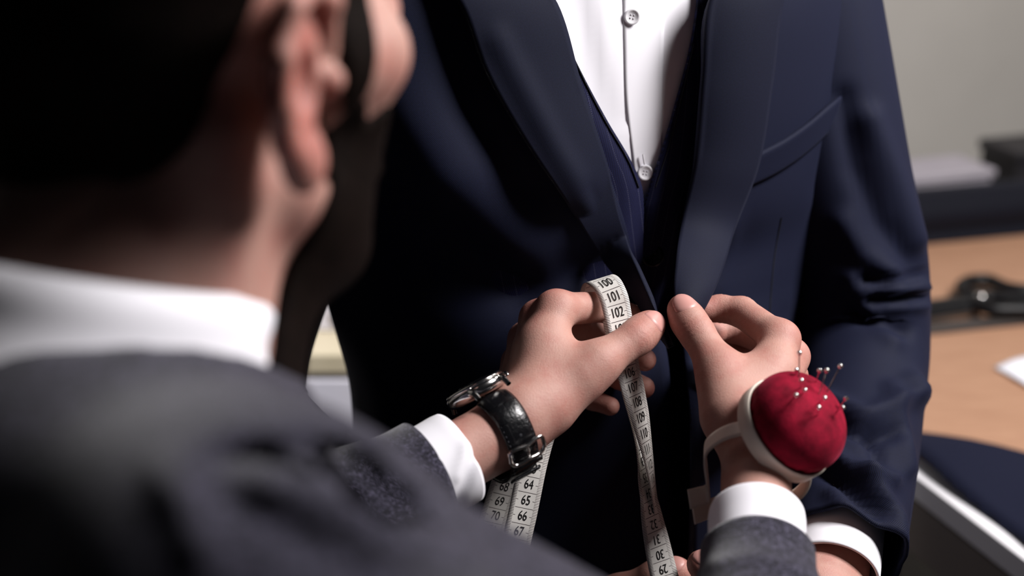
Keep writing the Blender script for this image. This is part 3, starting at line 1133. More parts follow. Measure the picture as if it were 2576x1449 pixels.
# shirt: front and back, open collar
pz = np.linspace(0.93, 1.53, 110)
ph = np.linspace(-math.pi, math.pi, 201)
gs = S(ph[None], pz[:, None], -0.015)
sh_strokes = [([(1548, -40), (1552, 150), (1562, 300)], -0.0016, 14), ([(1510, -40), (1530, 160), (1560, 330)], 0.0018, 26),
              ([(1440, -20), (1490, 150), (1545, 320)], -0.0020, 34), ([(1735, -20), (1695, 200), (1650, 380)], 0.0020, 34)]
gs = fold(gs, sh_strokes)
shirt = mkgrid('shirt', gs, M['white'], client, solid=0.001)
BSH = bvh_of(gs)
# button placket
le = [(1566, -60), (1568, 100), (1572, 250), (1590, 400), (1606, 540)]
ri = [(1672, -60), (1668, 100), (1664, 250), (1664, 400), (1668, 540)]
a = curve([hit(BSH, x, y, 0.0008) for x, y in le], 40)
b = curve([hit(BSH, x, y, 0.0008) for x, y in ri], 40)
s = np.linspace(0, 1, 12)[None, :, None]
mkgrid('button_placket', a[:, None] * (1 - s) + b[:, None] * s, M['white'], shirt, solid=0.0006)
for x, y in ((1586, 42), (1619, 432)):
    button(hit(BSH, x, y, 0.0018), unit(CAM - P(x, y, 1.0)) + CF, 0.0056, M['pearl'], shirt, hole_mat=M['pearl_hole'])
c = np.array([hit(BSH, x, y, 0.0034) for x, y in ((1612, 385), (1614, 398), (1616, 410))])
mkgrid('buttonhole', tube_grid(np.concatenate([c, np.full((3, 2), 0.0006)], 1), 12, 6, FV), M['pearl'], shirt, close=True)

# his hands, loosely clasped low in front
CEL, CER = P(2172, 880, 1.155), P(602, 1040, 1.155)
CHL = Hand(P(2082, 1500, 0.945), CEL, pts((2000, 1495, 0.950), (1915, 1470, 0.955), (1825, 1440, 0.955), (1764, 1420, 0.955)),
           [pts((1895, 1545, 0.985), (1790, 1565, 0.985), (1725, 1580, 0.98), (1685, 1590, 0.972)), pts((1900, 1590, 0.99), (1785, 1615, 0.99), (1720, 1630, 0.985), (1680, 1640, 0.975)),
            pts((1910, 1640, 0.995), (1795, 1665, 0.995), (1735, 1680, 0.985), (1695, 1690, 0.975)), pts((1925, 1690, 1.0), (1830, 1715, 0.995), (1780, 1725, 0.985), (1745, 1735, 0.98))],
           -FV + UV_ * 0.4)
CHR = Hand(P(1400, 1600, 1.035), CER, pts((1470, 1560, 1.02), (1560, 1497, 1.002), (1648, 1452, 0.990), (1704, 1436, 0.985)),
           [pts((1580, 1590, 1.01), (1680, 1560, 1.02), (1740, 1545, 1.02), (1780, 1540, 1.02)), pts((1570, 1640, 1.01), (1670, 1625, 1.022), (1735, 1610, 1.022), (1775, 1605, 1.02)),
            pts((1555, 1690, 1.01), (1650, 1685, 1.024), (1715, 1675, 1.024), (1755, 1670, 1.02)), pts((1535, 1735, 1.01), (1620, 1740, 1.02), (1670, 1735, 1.02), (1705, 1730, 1.02))],
           -FV + UV_ * 0.4)
CHL.tnail = unit(UV_ * 0.8 - FV * 0.6)
CHR.tnail = unit(UV_ * 0.8 - FV * 0.6)
CHD = Head(np.array([CAX[0], CAX[1], 1.70]) + CF * 0.025 + np.array([-CL_[0], -CL_[1], 0]) * 0.082, math.pi - CYAW, math.radians(4))
CNB = np.array([CAX[0], CAX[1], 1.52]) - CF * 0.02
CSL = np.array([CAX[0], CAX[1], 1.455]) + CL_ * 0.165
CSR = np.array([CAX[0], CAX[1], 1.455]) - CL_ * 0.165
cbox = [CHD.wd(q) for q in ((0.1, 0.13, 0.15), (-0.1, -0.12, 0.15), (0.1, -0.12, -0.12), (-0.1, 0.13, -0.12))] + [CNB]
f_chead = culled(lambda p: CHD.sdf(p, CNB), cbox, 0.05)
CBX = np.stack([CL_, CF, np.array([0, 0, 1.0])])


def f_client(p):
    d = f_chead(p)
    t = ell(p, (CAX[0], CAX[1], 1.24), (0.165, 0.100, 0.30), CBX)
    t = smin(t, cone(p, CSL, CSR, 0.050, 0.050), 0.05)
    for a, m, e in ((CSL, P(2105, 450, 1.14), CEL), (CSR, P(715, 500, 1.14), CER)):
        t = smin(t, cone(p, a, m, 0.040, 0.036), 0.02)
        t = smin(t, cone(p, m, e, 0.036, 0.030), 0.02)
    d = smin(d, t, 0.03)
    return np.minimum(smin(d, CHL.f(p), 0.010), smin(d, CHR.f(p), 0.010))


cp = np.array([CEL, CER, CSL, CSR, CHL.W, CHR.W] + CHL.T + CHR.T + [q for f in CHL.F + CHR.F for q in f] + cbox + [np.array([CAX[0] - 0.17, CAX[1] - 0.1, 0.93]), np.array([CAX[0] + 0.17, CAX[1] + 0.1, 1.2])])
cb, cV, fl = body_of('body', f_client, (CHL, CHR), f_client, cp.min(0) - 0.07, cp.max(0) + 0.07, 0.0028, M['skin'], client)
put_attr(cb, 'redness', fl)
CHR.nail(CHR.T[2], CHR.T[3], CHR.tnail, 0.9, 0.0140, 0.0005, M['nail'], cb)
CHL.nail(CHL.T[2], CHL.T[3], CHL.tnail, 0.9, 0.0140, 0.0005, M['nail'], cb)


def hair_of(hd, nb, h, parent):
    def f(p):
        q = hd.loc(p)
        a = np.abs(q[:, 0])
        y, z = q[:, 1], q[:, 2]
        # keep: above a line that runs from the nape, behind the ear, down a sideburn and up to the forehead
        line = hermite([-0.13, -0.07, -0.035, -0.020, 0.012, 0.016, 0.034, 0.040, 0.06, 0.10], [-0.038, -0.036, -0.015, 0.038, 0.040, -0.008, -0.008, 0.045, 0.075, 0.09], y)
        d = hd.base(p, nb) - 0.0018 - 0.004 * np.clip((z + 0.06) / 0.08, 0, 1) - 0.010 * np.clip((z - 0.03) / 0.06, 0, 1)
        d = smax(d, (line - z) * 0.5, 0.004)
        return smax(d, -(hd.base(p, nb) + 0.003), 0.002)
    pts_ = np.array([hd.wd((sx * 0.11, sy, sz)) for sx in (-1, 1) for sy in (-0.13, 0.12) for sz in (-0.08, 0.17)])
    V, F = sdf_mesh(f, pts_.min(0), pts_.max(0), h, 3, 2.2)
    return mk('hair', V, F, M['hair'], parent)


def beard_of(hd, nb, h, parent):
    def f(p):
        q = hd.loc(p)
        a = np.abs(q[:, 0])
        y, z = q[:, 1], q[:, 2]
        up = hermite([0.0, 0.014, 0.018, 0.032, 0.038, 0.06, 0.085, 0.10, 0.13], [-0.06, -0.030, 0.045, 0.045, 0.004, -0.016, -0.022, -0.026, -0.03], y)
        d = hd.base(p, nb) - 0.0026 - 0.002 * np.clip((-z - 0.04) / 0.04, 0, 1)
        d = smax(d, (z - up) * 0.5, 0.004)
        d = smax(d, np.where(z > -0.05, 0.013, -0.03) - y, 0.003)
        d = smax(d, (-0.150 - z), 0.003)
        d = smax(d, -(y - (0.020 - (-0.052 - z) * 0.45)) * 0.8, 0.004)       # jaw line back edge
        d = smax(d, -cone(q, (-0.015, 0.098, -0.046), (0.015, 0.098, -0.046), 0.008, 0.008), 0.003)
        d = smax(d, -cone(q, (0, 0.085, 0.03), (0, 0.12, -0.018), 0.014, 0.018), 0.003)
        return smax(d, -(hd.base(p, nb) + 0.003), 0.002)
    pts_ = np.array([hd.wd((sx * 0.10, sy, sz)) for sx in (-1, 1) for sy in (-0.05, 0.13) for sz in (-0.16, 0.06)])
    V, F = sdf_mesh(f, pts_.min(0), pts_.max(0), h, 3, 2.2)
    return mk('beard', V, F, M['hair'], parent)


hair_of(CHD, CNB, 0.004, client)


def cuff_tube(name, c0, c1, r0, r1, mat, par, up, n=24, nc=64, solid=0.0018, shape=None, squash=1.0):
    g = tube_grid([np.r_[c0, r0, r0 * squash], np.r_[(c0 + c1) / 2, (r0 + r1) / 2, (r0 + r1) / 2 * squash], np.r_[c1, r1, r1 * squash]], n, nc, up)
    return mkgrid(name, g, mat, par, close=True, solid=solid, offset=0)


ax = unit(CHL.W - CEL)
cuff_tube('shirt_cuff', CHL.W - ax * 0.075, CHL.W - ax * 0.018, 0.031, 0.0315, M['white'], shirt, CF)
ax = unit(CHR.W - CER)
cuff_tube('shirt_cuff', CHR.W - ax * 0.075, CHR.W - ax * 0.004, 0.034, 0.035, M['white'], shirt, CF)


# trousers and shoes carry both men down to the floor
def legs(th, base, fwd, zt, wid, mat):
    right = np.array([-fwd[1], fwd[0], 0.0]) * -1
    tr = None
    for sg in (-1, 1):
        hip = np.array([base[0], base[1], zt]) + right * sg * wid * 0.45
        foot = np.array([base[0], base[1], 0.085]) + right * sg * wid * 0.62
        rows = [np.r_[hip, wid * 0.72, wid * 0.62], np.r_[hip * 0.75 + foot * 0.25, wid * 0.60, wid * 0.55], np.r_[hip * 0.45 + foot * 0.55, 0.075, 0.075], np.r_[foot * 0.9 + hip * 0.1, 0.07, 0.065], np.r_[foot, 0.068, 0.060]]
        g = tube_grid(rows, 40, 40, fwd)
        mkgrid('trouser_leg', g, mat, th, close=True, solid=0.003, offset=-1)
        f0 = np.array([foot[0], foot[1], 0.0])
        sh = [np.r_[f0 - fwd * 0.085 + (0, 0, .030), 0.012, 0.012], np.r_[f0 - fwd * 0.07 + (0, 0, .040), 0.040, 0.034], np.r_[f0 - fwd * 0.01 + (0, 0, .046), 0.046, 0.040], np.r_[f0 + fwd * 0.06 + (0, 0, .036), 0.036, 0.044],
              np.r_[f0 + fwd * 0.13 + (0, 0, .026), 0.026, 0.046], np.r_[f0 + fwd * 0.18 + (0, 0, .020), 0.019, 0.034], np.r_[f0 + fwd * 0.205 + (0, 0, .016), 0.006, 0.008]]
        mkgrid('shoe', tube_grid(sh, 40, 28, np.array([0, 0, 1.0])), M['leather_shoe'], th, close=True)


legs(client, (CAX[0], CAX[1]), CF, 1.0, 0.165, M['navy'])


# ------------------------------------------------------------------ tailor: hair, beard, jacket, shirt
hair_of(HD, NB, 0.0030, tailor)
beard_of(HD, NB, 0.0026, tailor)
BY = math.radians(40)
TBX = np.stack([np.array([math.cos(BY), -math.sin(BY), 0]), np.array([math.sin(BY), math.cos(BY), 0]), np.array([0, 0, 1.0])])
COAT_FOLDS = [([(560, 1150), (760, 1135), (900, 1165), (1010, 1265)], 0.010, 26), ([(860, 1150), (930, 1215), (1010, 1270)], 0.012, 22),
              ([(420, 1190), (470, 1290), (520, 1420)], -0.005, 40), ([(640, 1200), (900, 1300), (1200, 1430)], -0.005, 45),
              ([(560, 1230), (760, 1360), (900, 1449)], 0.005, 40), ([(1050, 1290), (1250, 1380)], 0.004, 30)]


def f_coat(p):
    up = np.array([0, 0, 1.0])
    d = cone(p, NB - up * 0.018, SR, 0.078, 0.062)
    d = smin(d, cone(p, NB - up * 0.018, SL, 0.078, 0.062), 0.05)
    d = smin(d, ell(p, CHT + np.array([0, 0, -0.03]), (0.185, 0.125, 0.28), TBX), 0.06)
    d = smin(d, cone(p, SR, ER, 0.064, 0.050), 0.03)
    d = smin(d, cone(p, SL, EL, 0.064, 0.050), 0.03)
    px, py, dd = proj(p)
    for line, a, wd in COAT_FOLDS:
        d = d + a * 0.8 * np.exp(-(seg_dist(px, py, line) / wd) ** 2) * np.clip((0.60 - dd) / 0.08, 0, 1)
    return smax(d, -cone(p, NB - up * 0.06, HD.wd((0, -0.022, -0.04)), 0.060, 0.085), 0.006)


cpnt = np.array([NB, SR, SL, ER, EL, CHT + np.array([0.2, 0.2, -0.33]), CHT - np.array([0.2, 0.2, 0.33])])
Vc, Fc = sdf_mesh(f_coat, cpnt.min(0) - 0.10, cpnt.max(0) + 0.10, 0.0042)
coat = mk('suit_jacket', relax(Vc, Fc, 2, 0.4), Fc, M['wool'], tailor)


def forearm_cloth(hd, s_in, s_hem, s_cuff, r_el, r_hem, r_cuff, up, shirt_p, folds):
    a = unit(hd.W - hd.E)
    L = np.linalg.norm(hd.W - hd.E)
    at = lambda s: hd.W - a * s
    rows = [np.r_[at(L + 0.01), r_el, r_el], np.r_[at(s_in), r_el * 0.97, r_el * 0.97], np.r_[at((s_in + s_hem) / 2), (r_el + r_hem) / 2, (r_el + r_hem) / 2], np.r_[at(s_hem + 0.012), r_hem, r_hem], np.r_[at(s_hem), r_hem, r_hem]]
    g = tube_grid(rows, 70, 72, up)
    g = fold(g, folds, True, outward=g - g.mean(1, keepdims=True))
    mkgrid('sleeve', g, M['wool'], coat, close=True, solid=0.0035, offset=-1)
    rows = [np.r_[at(s_hem + 0.05), r_cuff * 0.98, r_cuff * 0.98], np.r_[at((s_hem + s_cuff) / 2), r_cuff, r_cuff], np.r_[at(s_cuff + 0.004), r_cuff * 1.01, r_cuff * 1.01], np.r_[at(s_cuff), r_cuff, r_cuff]]
    g = tube_grid(rows, 40, 72, up)
    return g


# shirt collar stands round the neck, open at the throat
n_top = HD.wd((0, -0.022, -0.040))
nax = unit(n_top - NB)
fwdc = unit(TBX[1] - (TBX[1] @ nax) * nax)
rtc = np.cross(fwdc, nax)
th = np.linspace(math.radians(14), math.radians(346), 90)
prof = [(0.0610, 0.000), (0.0605, 0.030), (0.0612, 0.042), (0.0630, 0.0465), (0.0655, 0.044), (0.0690, 0.026), (0.0745, 0.004), (0.0750, -0.002)]
pc = curve([(a, b, 0) for a, b in prof], 22)
CB = NB + nax * 0.030
g = np.array([[CB + (fwdc * math.cos(t) * 1.04 + rtc * math.sin(t)) * r + nax * (h - 0.013 * (0.5 - 0.5 * math.cos(t))) for t in th] for r, h, _ in pc])
tshirt = mkgrid('shirt_collar', g, M['white'], tailor, solid=0.0012)
g = forearm_cloth(HR, 0.17, 0.094, 0.0625, 0.044, 0.0328, 0.0280, UV_, tshirt,
                  [([(1800, 1420), (1900, 1400), (2040, 1440)], 0.0015, 20)])
g1 = mkgrid('shirt_cuff', g, M['white'], tshirt, close=True, solid=0.0018, offset=-1)
g = forearm_cloth(HL, 0.16, 0.066, 0.044, 0.046, 0.0345, 0.0298, UV_, tshirt, [([(960, 1150), (1080, 1160), (1130, 1140)], -0.0015, 8)])
g = fold(g, [([(1195, 1150), (1165, 1230), (1150, 1275)], -0.003, 14), ([(1175, 1120), (1150, 1200)], 0.0015, 14)], True, outward=g - g.mean(1, keepdims=True))
g2 = mkgrid('shirt_cuff', g, M['white'], tshirt, close=True, solid=0.0018, offset=-1)
legs(tailor, (NB[0] + 0.03, NB[1] + 0.02), TBX[1], 0.86, 0.16, M['black_trouser'])


# ------------------------------------------------------------------ wristwatch on the tailor's left wrist
M['steel'] = plain('polished_steel', (0.72, 0.70, 0.68), 0.14, 1.0)
M['glass'] = plain('watch_glass', (0.9, 0.95, 0.95), 0.03, 0, 0.5, Transmission_Weight=1.0, IOR=1.45)
M['dial'] = plain('pale_dial', lin((205, 208, 190)), 0.4)
ml = MB('black_croc_leather')
vv = ml.coord('UV')
br = ml.n('ShaderNodeTexBrick')
for k, v in (('Scale', 1.0), ('Mortar Size', 0.00035), ('Brick Width', 0.0095), ('Row Height', 0.0125), ('Mortar Smooth', 0.6)):
    br.inputs[k].default_value = v
ml.l(vv, br.inputs['Vector'])
ml.set(Base_Color=(*lin((11, 11, 14)), 1), Roughness=0.24)
nzz = ml.noise(vv, 420.0, 3.0)
hh = ml.math('SUBTRACT', ml.math('MULTIPLY', nzz, 0.35), br.outputs['Fac'])
ml.bump(hh, 0.9, 0.0009)
M['croc'] = ml.m

WA = unit(HL.W - HL.E)
WK = HL.W - WA * 0.012
ND = unit(-RV * 0.60 + UV_ * 0.80)
ND = unit(ND - (ND @ WA) * WA)
NS = np.cross(WA, ND)
if NS @ FV > 0:
    NS = -NS        # towards the camera: thumb side
watch = empty('wristwatch', WK - WA * 0.02, 'steel wristwatch with black crocodile leather strap on the tailor\'s left wrist', 'watch')


def ring_r(hd, K, A, dvec, start=0.05):
    p = K + dvec * start
    for _ in range(40):
        p = p - dvec * float(hd.f(p[None])[0]) * 0.9
    return (p - K) @ dvec


ths = np.radians(np.arange(0, 360, 5))
rr_ = np.array([ring_r(HL, WK, WA, ND * math.cos(t) + NS * math.sin(t)) for t in ths])
rr_ = sum(np.roll(rr_, k) for k in range(-3, 4)) / 7


def RW(t):
    return np.interp(t % (2 * math.pi), np.r_[ths, 2 * math.pi], np.r_[rr_, rr_[0]])


def ring_pt(t, extra, along=0.0):
    d = ND * math.cos(t) + NS * math.sin(t)
    sag = 0.0035 * max(0.0, -math.cos(t))          # the strap hangs a little loose under the wrist
    return WK + d * (RW(t) + extra + sag) + WA * along


CASE_R = 0.0205
tc0 = 0.62
T = np.linspace(tc0, 2 * math.pi - tc0, 140)
g = []
for t in T:
    k = min(1.0, (min(t, 2 * math.pi - t) - tc0) / 1.6)
    wdt = 0.0216 - 0.0020 * k
    g.append([ring_pt(t, 0.0016 + 0.0026 * (1 - 0.5 * k) * (1 - abs(s) ** 3), s * wdt / 2) for s in np.linspace(-1, 1, 13)])
strap = mkgrid('strap', np.array(g), M['croc'], watch, solid=0.0018, offset=0)
M['stitch'] = plain('dark_stitching', lin((46, 46, 54)), 0.6)
for sg in (-1, 1):
    seg = []
    for i, t in enumerate(np.linspace(tc0 + 0.1, 2.55, 34)):
        k = min(1.0, (t - tc0) / 1.6)
        wdt = 0.0216 - 0.0020 * k
        seg.append(ring_pt(t, 0.0026 + (0.0004 if i % 2 else 0.0), sg * wdt * 0.43))
    seg = np.array(seg)
    mkgrid('stitching', tube_grid(np.concatenate([seg, np.full((34, 2), 0.00035)], 1), 100, 6, WA), M['stitch'], strap, close=True)
# strap holes
def best_t(px, py):
    tt = np.linspace(0.6, 3.6, 300)
    q = np.array([ring_pt(t, 0.004) for t in tt])
    x, y, _ = proj(q)
    return tt[np.argmin((x - px) ** 2 + (y - py) ** 2)]


for x, y in ((1283, 1036), (1302, 1063), (1317, 1092)):
    t = best_t(x, y)
    d = ND * math.cos(t) + NS * math.sin(t)
    lathe('strap_hole', ring_pt(t, 0.0041), d, [(0, 0.0002), (0.0009, 0.0002), (0.0011, 0.0)], M['thread'], strap, 14)
# buckle
tb_ = best_t(1332, 1128)


def loop_tube(name, pts_, r, mat, parent, closed=True, n=90, nc=10):
    p = np.array(list(pts_) + ([pts_[0]] if closed else []))
    c = curve(p, n)
    ctrl = np.concatenate([c, np.full((n, 2), r)], 1)
    return mkgrid(name, tube_grid(ctrl, n, nc, unit(np.array([0.31, 0.22, 0.9]))), mat, parent, close=True)


bw = 0.0124
out = 0.0062
bp = []
for dt, al in ((-0.02, -bw), (0.10, -bw), (0.16, -bw * 0.9), (0.18, 0), (0.16, bw * 0.9), (0.10, bw), (-0.02, bw), (-0.10, bw * 0.98), (-0.12, 0.0), (-0.10, -bw * 0.98)):
    bp.append(ring_pt(tb_ + dt, out + 0.0012 * (1 - abs(al) / bw), al))
buckle = loop_tube('buckle', bp, 0.0013, M['steel'], watch)
loop_tube('buckle_tang', [ring_pt(tb_ + 0.17, out, 0), ring_pt(tb_ + 0.05, out + 0.001, 0.0002), ring_pt(tb_ - 0.10, out + 0.0016, 0.0)], 0.0009, M['steel'], buckle, False, 30)
for tk in (tb_ + 0.34, tb_ + 0.75):
    kp = [ring_pt(tk, 0.0052, s * 0.0108) for s in np.linspace(-1, 1, 9)]
    kq = [ring_pt(tk + 0.13, 0.0052, s * 0.0108) for s in np.linspace(-1, 1, 9)]
    mkgrid('keeper_loop', np.array([kp, kq]), M['croc'], strap, solid=0.0016)
# case, bezel, glass, dial, crown, lugs
r0 = RW(0.0)
cc = WK + ND * (r0 + 0.0025)
case = lathe('case', cc, ND, [(0, 0), (0.0165, 0.0), (0.0192, 0.0014), (CASE_R, 0.0030), (CASE_R, 0.0062), (0.0198, 0.0074), (0.0180, 0.0076), (0.0, 0.0070)], M['steel'], watch, 64)
lathe('bezel', cc, ND, [(0.0172, 0.0072), (0.0198, 0.0073), (0.0196, 0.0088), (0.0182, 0.0098), (0.0172, 0.0094), (0.0172, 0.0072)], M['steel'], case, 64)
lathe('dial', cc, ND, [(0, 0.0080), (0.0171, 0.0080), (0.0171, 0.0074)], M['dial'], case, 48)
lathe('crystal', cc, ND, [(0, 0.0112), (0.008, 0.0109), (0.0140, 0.0101), (0.0171, 0.0092), (0.0171, 0.0084), (0, 0.0084)], M['glass'], case, 48)
for k in range(12):
    a = k * math.pi / 6
    v = WA * math.cos(a) + NS * math.sin(a)
    q = cc + ND * 0.0082
    loop_tube('hour_mark', [q + v * 0.0125, q + v * 0.014, q + v * 0.0155], 0.0004, M['steel'], case, False, 8, 6)
for v, ln in ((unit(WA * 0.6 + NS * 0.8), 0.009), (unit(WA * 0.9 - NS * 0.4), 0.012)):
    q = cc + ND * 0.0083
    loop_tube('watch_hand', [q - v * 0.002, q + v * ln * 0.5, q + v * ln], 0.0004, M['thread'], case, False, 8, 6)
lathe('crown', cc + WA * (CASE_R - 0.001) + ND * 0.0046, WA, [(0, 0.0045), (0.0026, 0.0045), (0.003, 0.004), (0.003, 0.0012), (0.0015, 0.0008), (0.0015, -0.001)], M['steel'], case, 24, smooth=False)
for s1 in (-1, 1):
    for s2 in (-1, 1):
        b0 = cc + WA * s1 * 0.0112 + NS * s2 * 0.0150 + ND * 0.0050
        b1 = cc + WA * s1 * 0.0112 + NS * s2 * 0.0215 + ND * 0.0030
        b2 = cc + WA * s1 * 0.0112 + NS * s2 * 0.0245 - ND * 0.0012
        c = curve([b0, b1, b2], 14)
        ctrl = np.concatenate([c, np.linspace(0.0028, 0.0016, 14)[:, None], np.full((14, 1), 0.0017)], 1)
        mkgrid('lug', tube_grid(ctrl, 20, 12, ND), M['steel'], case, close=True)

# ------------------------------------------------------------------ pin cushion on the tailor's right wrist
M['ivory'] = plain('ivory_plastic', lin((226, 214, 200)), 0.42, 0, 0.4)
mv = MB('crimson_velvet')
vv = mv.coord('Object')
nv1 = mv.noise(vv, 90.0, 3.0)
nv2 = mv.noise(vv, 800.0, 3.0)
fv = mv.math('ADD', mv.math('MULTIPLY', nv1, 0.7), mv.math('MULTIPLY', nv2, 0.3))
mv.l(mv.ramp(fv, [(0.3, lin((84, 6, 24))), (0.7, lin((150, 18, 46)))]), mv.b.inputs['Base Color'])
mv.set(Roughness=0.85, Sheen_Weight=0.35, Sheen_Roughness=0.35)
mv.b.inputs['Sheen Tint'].default_value = (*lin((235, 90, 120)), 1)
mv.b.inputs['Specular IOR Level'].default_value = 0.1
mv.bump(nv2, 0.35, 0.0008)
M['velvet'] = mv.m
PA = unit(RV * 0.55 + UV_ * 0.52 - FV * 0.66)
PC = P(1972, 1084, 0.853)
PR = 0.0305
cushion = empty('pin_cushion', PC - PA * 0.012, 'round crimson velvet pin cushion in an ivory wrist holder', 'pin cushion')
e1 = unit(np.cross(PA, UV_))
e2 = np.cross(PA, e1)
rnd = random.Random(5)
th = np.linspace(0, 2 * math.pi, 120, endpoint=False)
prof = curve([(PR * 0.99, 0.001, 0), (PR * 1.01, 0.006, 0), (PR * 1.035, 0.012, 0), (PR * 0.98, 0.020, 0), (PR * 0.80, 0.0275, 0), (PR * 0.50, 0.0325, 0), (PR * 0.2, 0.0345, 0), (0.0001, 0.0348, 0)], 50)
pl = np.zeros(120)
for _ in range(26):
    pl += rnd.uniform(0.3, 1) * np.exp(-((((th - rnd.uniform(0, 6.283)) + math.pi) % (2 * math.pi) - math.pi) / rnd.uniform(0.03, 0.08)) ** 2)
g = np.array([[PC + PA * h + (e1 * math.cos(t) + e2 * math.sin(t)) * (r - 0.0022 * pl[i] * math.exp(-(h / 0.007) ** 2)) for i, t in enumerate(th)] for r, h, _ in prof])
mkgrid('velvet_dome', g, M['velvet'], cushion, close=True, flip=True)
BPC = bvh_of(g, close=True)
lathe('holder_cup', PC, PA, [(0, -0.0072), (PR * 0.90, -0.0070), (PR * 1.02, -0.0060), (PR * 1.06, -0.004), (PR * 1.07, 0.0050), (PR * 1.05, 0.0060), (PR * 1.01, 0.0050), (PR * 0.97, 0.0)], M['ivory'], cushion, 72)
# wrist band: a springy strip round the wrist, its two ends sticking out beside it
RA = unit(HR.W - HR.E)
RK = HR.W - RA * 0.022
RD = unit(PA - (PA @ RA) * RA)
RS = np.cross(RA, RD)
if RS @ RV > 0:
    RS = -RS


def band_pt(t, al, r=0.0335):
    return RK + (RD * math.cos(t) + RS * math.sin(t)) * r + RA * al


tt_ = np.linspace(0.0, 1.7, 24)
cen_ = [band_pt(t, 0, 0.0325 + 0.002 * math.sin(t)) for t in tt_]
dl = proj(cen_[-1])[2]
cen_ += [P(1778, 1196, dl + 0.004), P(1781, 1222, dl + 0.008), P(1779, 1243, dl + 0.009), P(1757, 1250, dl + 0.008), P(1733, 1256, dl + 0.007)]
WT = unit(UV_ * 0.95 - RV * 0.12 + FV * 0.2)
wv_ = [RA] * 24 + [unit(RA * 0.75 + WT * 0.25), unit(RA * 0.4 + WT * 0.6), WT, WT, WT]
cw = curve(np.concatenate([np.array(cen_), np.array(wv_)], 1), 90)
g = cw[:, None, :3] + unit(cw[:, None, 3:]) * (np.linspace(-1, 1, 7)[None, :, None] * 0.0060)
g2 = np.array([[band_pt(t, s * 0.0060, 0.0325) for s in np.linspace(-1, 1, 7)] for t in np.linspace(2 * math.pi - 1.9, 2 * math.pi, 60)])
mkgrid('wrist_band', g, M['ivory'], cushion, solid=0.0016)
mkgrid('wrist_band', g2, M['ivory'], cushion, solid=0.0016)
tabs = [[(1830, 1262, 0.884), (1805, 1272, 0.880), (1775, 1284, 0.876), (1744, 1296, 0.873)]]
for row in tabs:
    c = curve([P(*q) for q in row], 24)
    wv_ = WT
    g = np.array([[p + wv_ * s * 0.0058 for s in np.linspace(-1, 1, 7)] for p in c])
    mkgrid('band_end', g, M['ivory'], cushion, solid=0.0018, bevel=0.0006)

M['pinhead'] = plain('glass_pinhead', (0.75, 0.73, 0.76), 0.02, 0, 0.6, Transmission_Weight=1.0, IOR=1.5)
pins = [((2011, 888), (2010, 931), -0.002, 'long straight pin with clear bead standing tallest above the cushion top'),
        ((2062, 932), (2052, 962), 0.006, 'pin leaning at the cushion\'s upper rim, left of a close neighbour'),
        ((2080, 932), (2060, 992), 0.004, 'pin with a long slanting shaft, second from the right at the top'),
        ((2114, 921), (2090, 967), 0.000, 'pin leaning out furthest right over the dark sleeve'),
        ((2016, 957), (2014, 976), 0.010, 'short pin below the tall clear one on the red velvet'),
        ((2025, 981), (2019, 990), 0.010, 'pin sunk almost to its bead near the middle of the velvet'),
        ((2003, 994), (1999, 999), 0.009, 'leftmost pin on the red velvet, seen nearly end on'),
        ((2075, 1001), (2062, 1012), 0.012, 'twin-looking pin at the centre right of the velvet'),
        ((2060, 1025), (2056, 1045), 0.009, 'lowest pin in the middle of the velvet'),
        ((2128, 1003), (2118, 1016), 0.004, 'dark pin at the right rim of the cushion'),
        ((2120, 1025), (2107, 1033), 0.010, 'pin with a bright bead just below the right rim pin'),
        ((2004, 931), (2005, 940), 0.004, 'pin half hidden behind the cushion top')]
for (hx, hy), (bx_, by_), fwd, lab in pins:
    b = hit(BPC, bx_, by_, 0.0, 0.84)
    _, _, db = proj(b)
    hpt = P(hx, hy, db - fwd)
    ax = unit(hpt - b)
    pin = empty('straight_pin', b, lab, 'pin', 'pins stuck in the red cushion')
    c = np.array([b - ax * 0.006, (b + hpt) / 2, hpt])
    mkgrid('shaft', tube_grid(np.concatenate([c, np.full((3, 2), 0.00033)], 1), 8, 8, RV + 0.01), M['steel'], pin, close=True)
    lathe('bead', hpt, ax, [(0.0001, -0.0016), (0.0008, -0.0014), (0.00125, -0.0008), (0.00145, 0), (0.0012, 0.0009), (0.0007, 0.0014), (0.0001, 0.0016)], M['pinhead'], pin, 20)

# ------------------------------------------------------------------ measuring tape
mt = MB('tape_cloth')
uvn = mt.n('ShaderNodeTexCoord')
sp = mt.n('ShaderNodeSeparateXYZ')
mt.l(uvn.outputs['UV'], sp.inputs[0])
cm, ac = sp.outputs[0], sp.outputs[1]          # centimetres along, -1..1 across
f10 = mt.math('FRACT', mt.math('MULTIPLY', cm, 10.0))
tick = mt.math('LESS_THAN', mt.math('ABSOLUTE', mt.math('SUBTRACT', f10, 0.5)), 0.17)
half = mt.math('LESS_THAN', mt.math('ABSOLUTE', mt.math('SUBTRACT', mt.math('FRACT', cm), 0.0)), 0.1)
half = mt.math('LESS_THAN', mt.math('ABSOLUTE', mt.math('SUBTRACT', mt.math('FRACT', cm), 0.05)), 0.05)
reach = mt.math('SUBTRACT', 0.66, mt.math('MULTIPLY', half, 0.16))
edge = mt.math('GREATER_THAN', mt.math('ABSOLUTE', ac), reach)
tk = mt.math('MULTIPLY', tick, edge)
full_ = mt.math('LESS_THAN', mt.math('ABSOLUTE', mt.math('SUBTRACT', mt.math('FRACT', cm), 0.55)), 0.019)
side = mt.math('GREATER_THAN', ac, -0.62)
ink = mt.math('MAXIMUM', tk, mt.math('MULTIPLY', full_, side))
mt.l(mt.mix(ink, lin((244, 240, 234)), lin((58, 40, 44))), mt.b.inputs['Base Color'])
mt.set(Roughness=0.5)
mt.b.inputs['Specular IOR Level'].default_value = 0.35
M['tape'] = mt.m
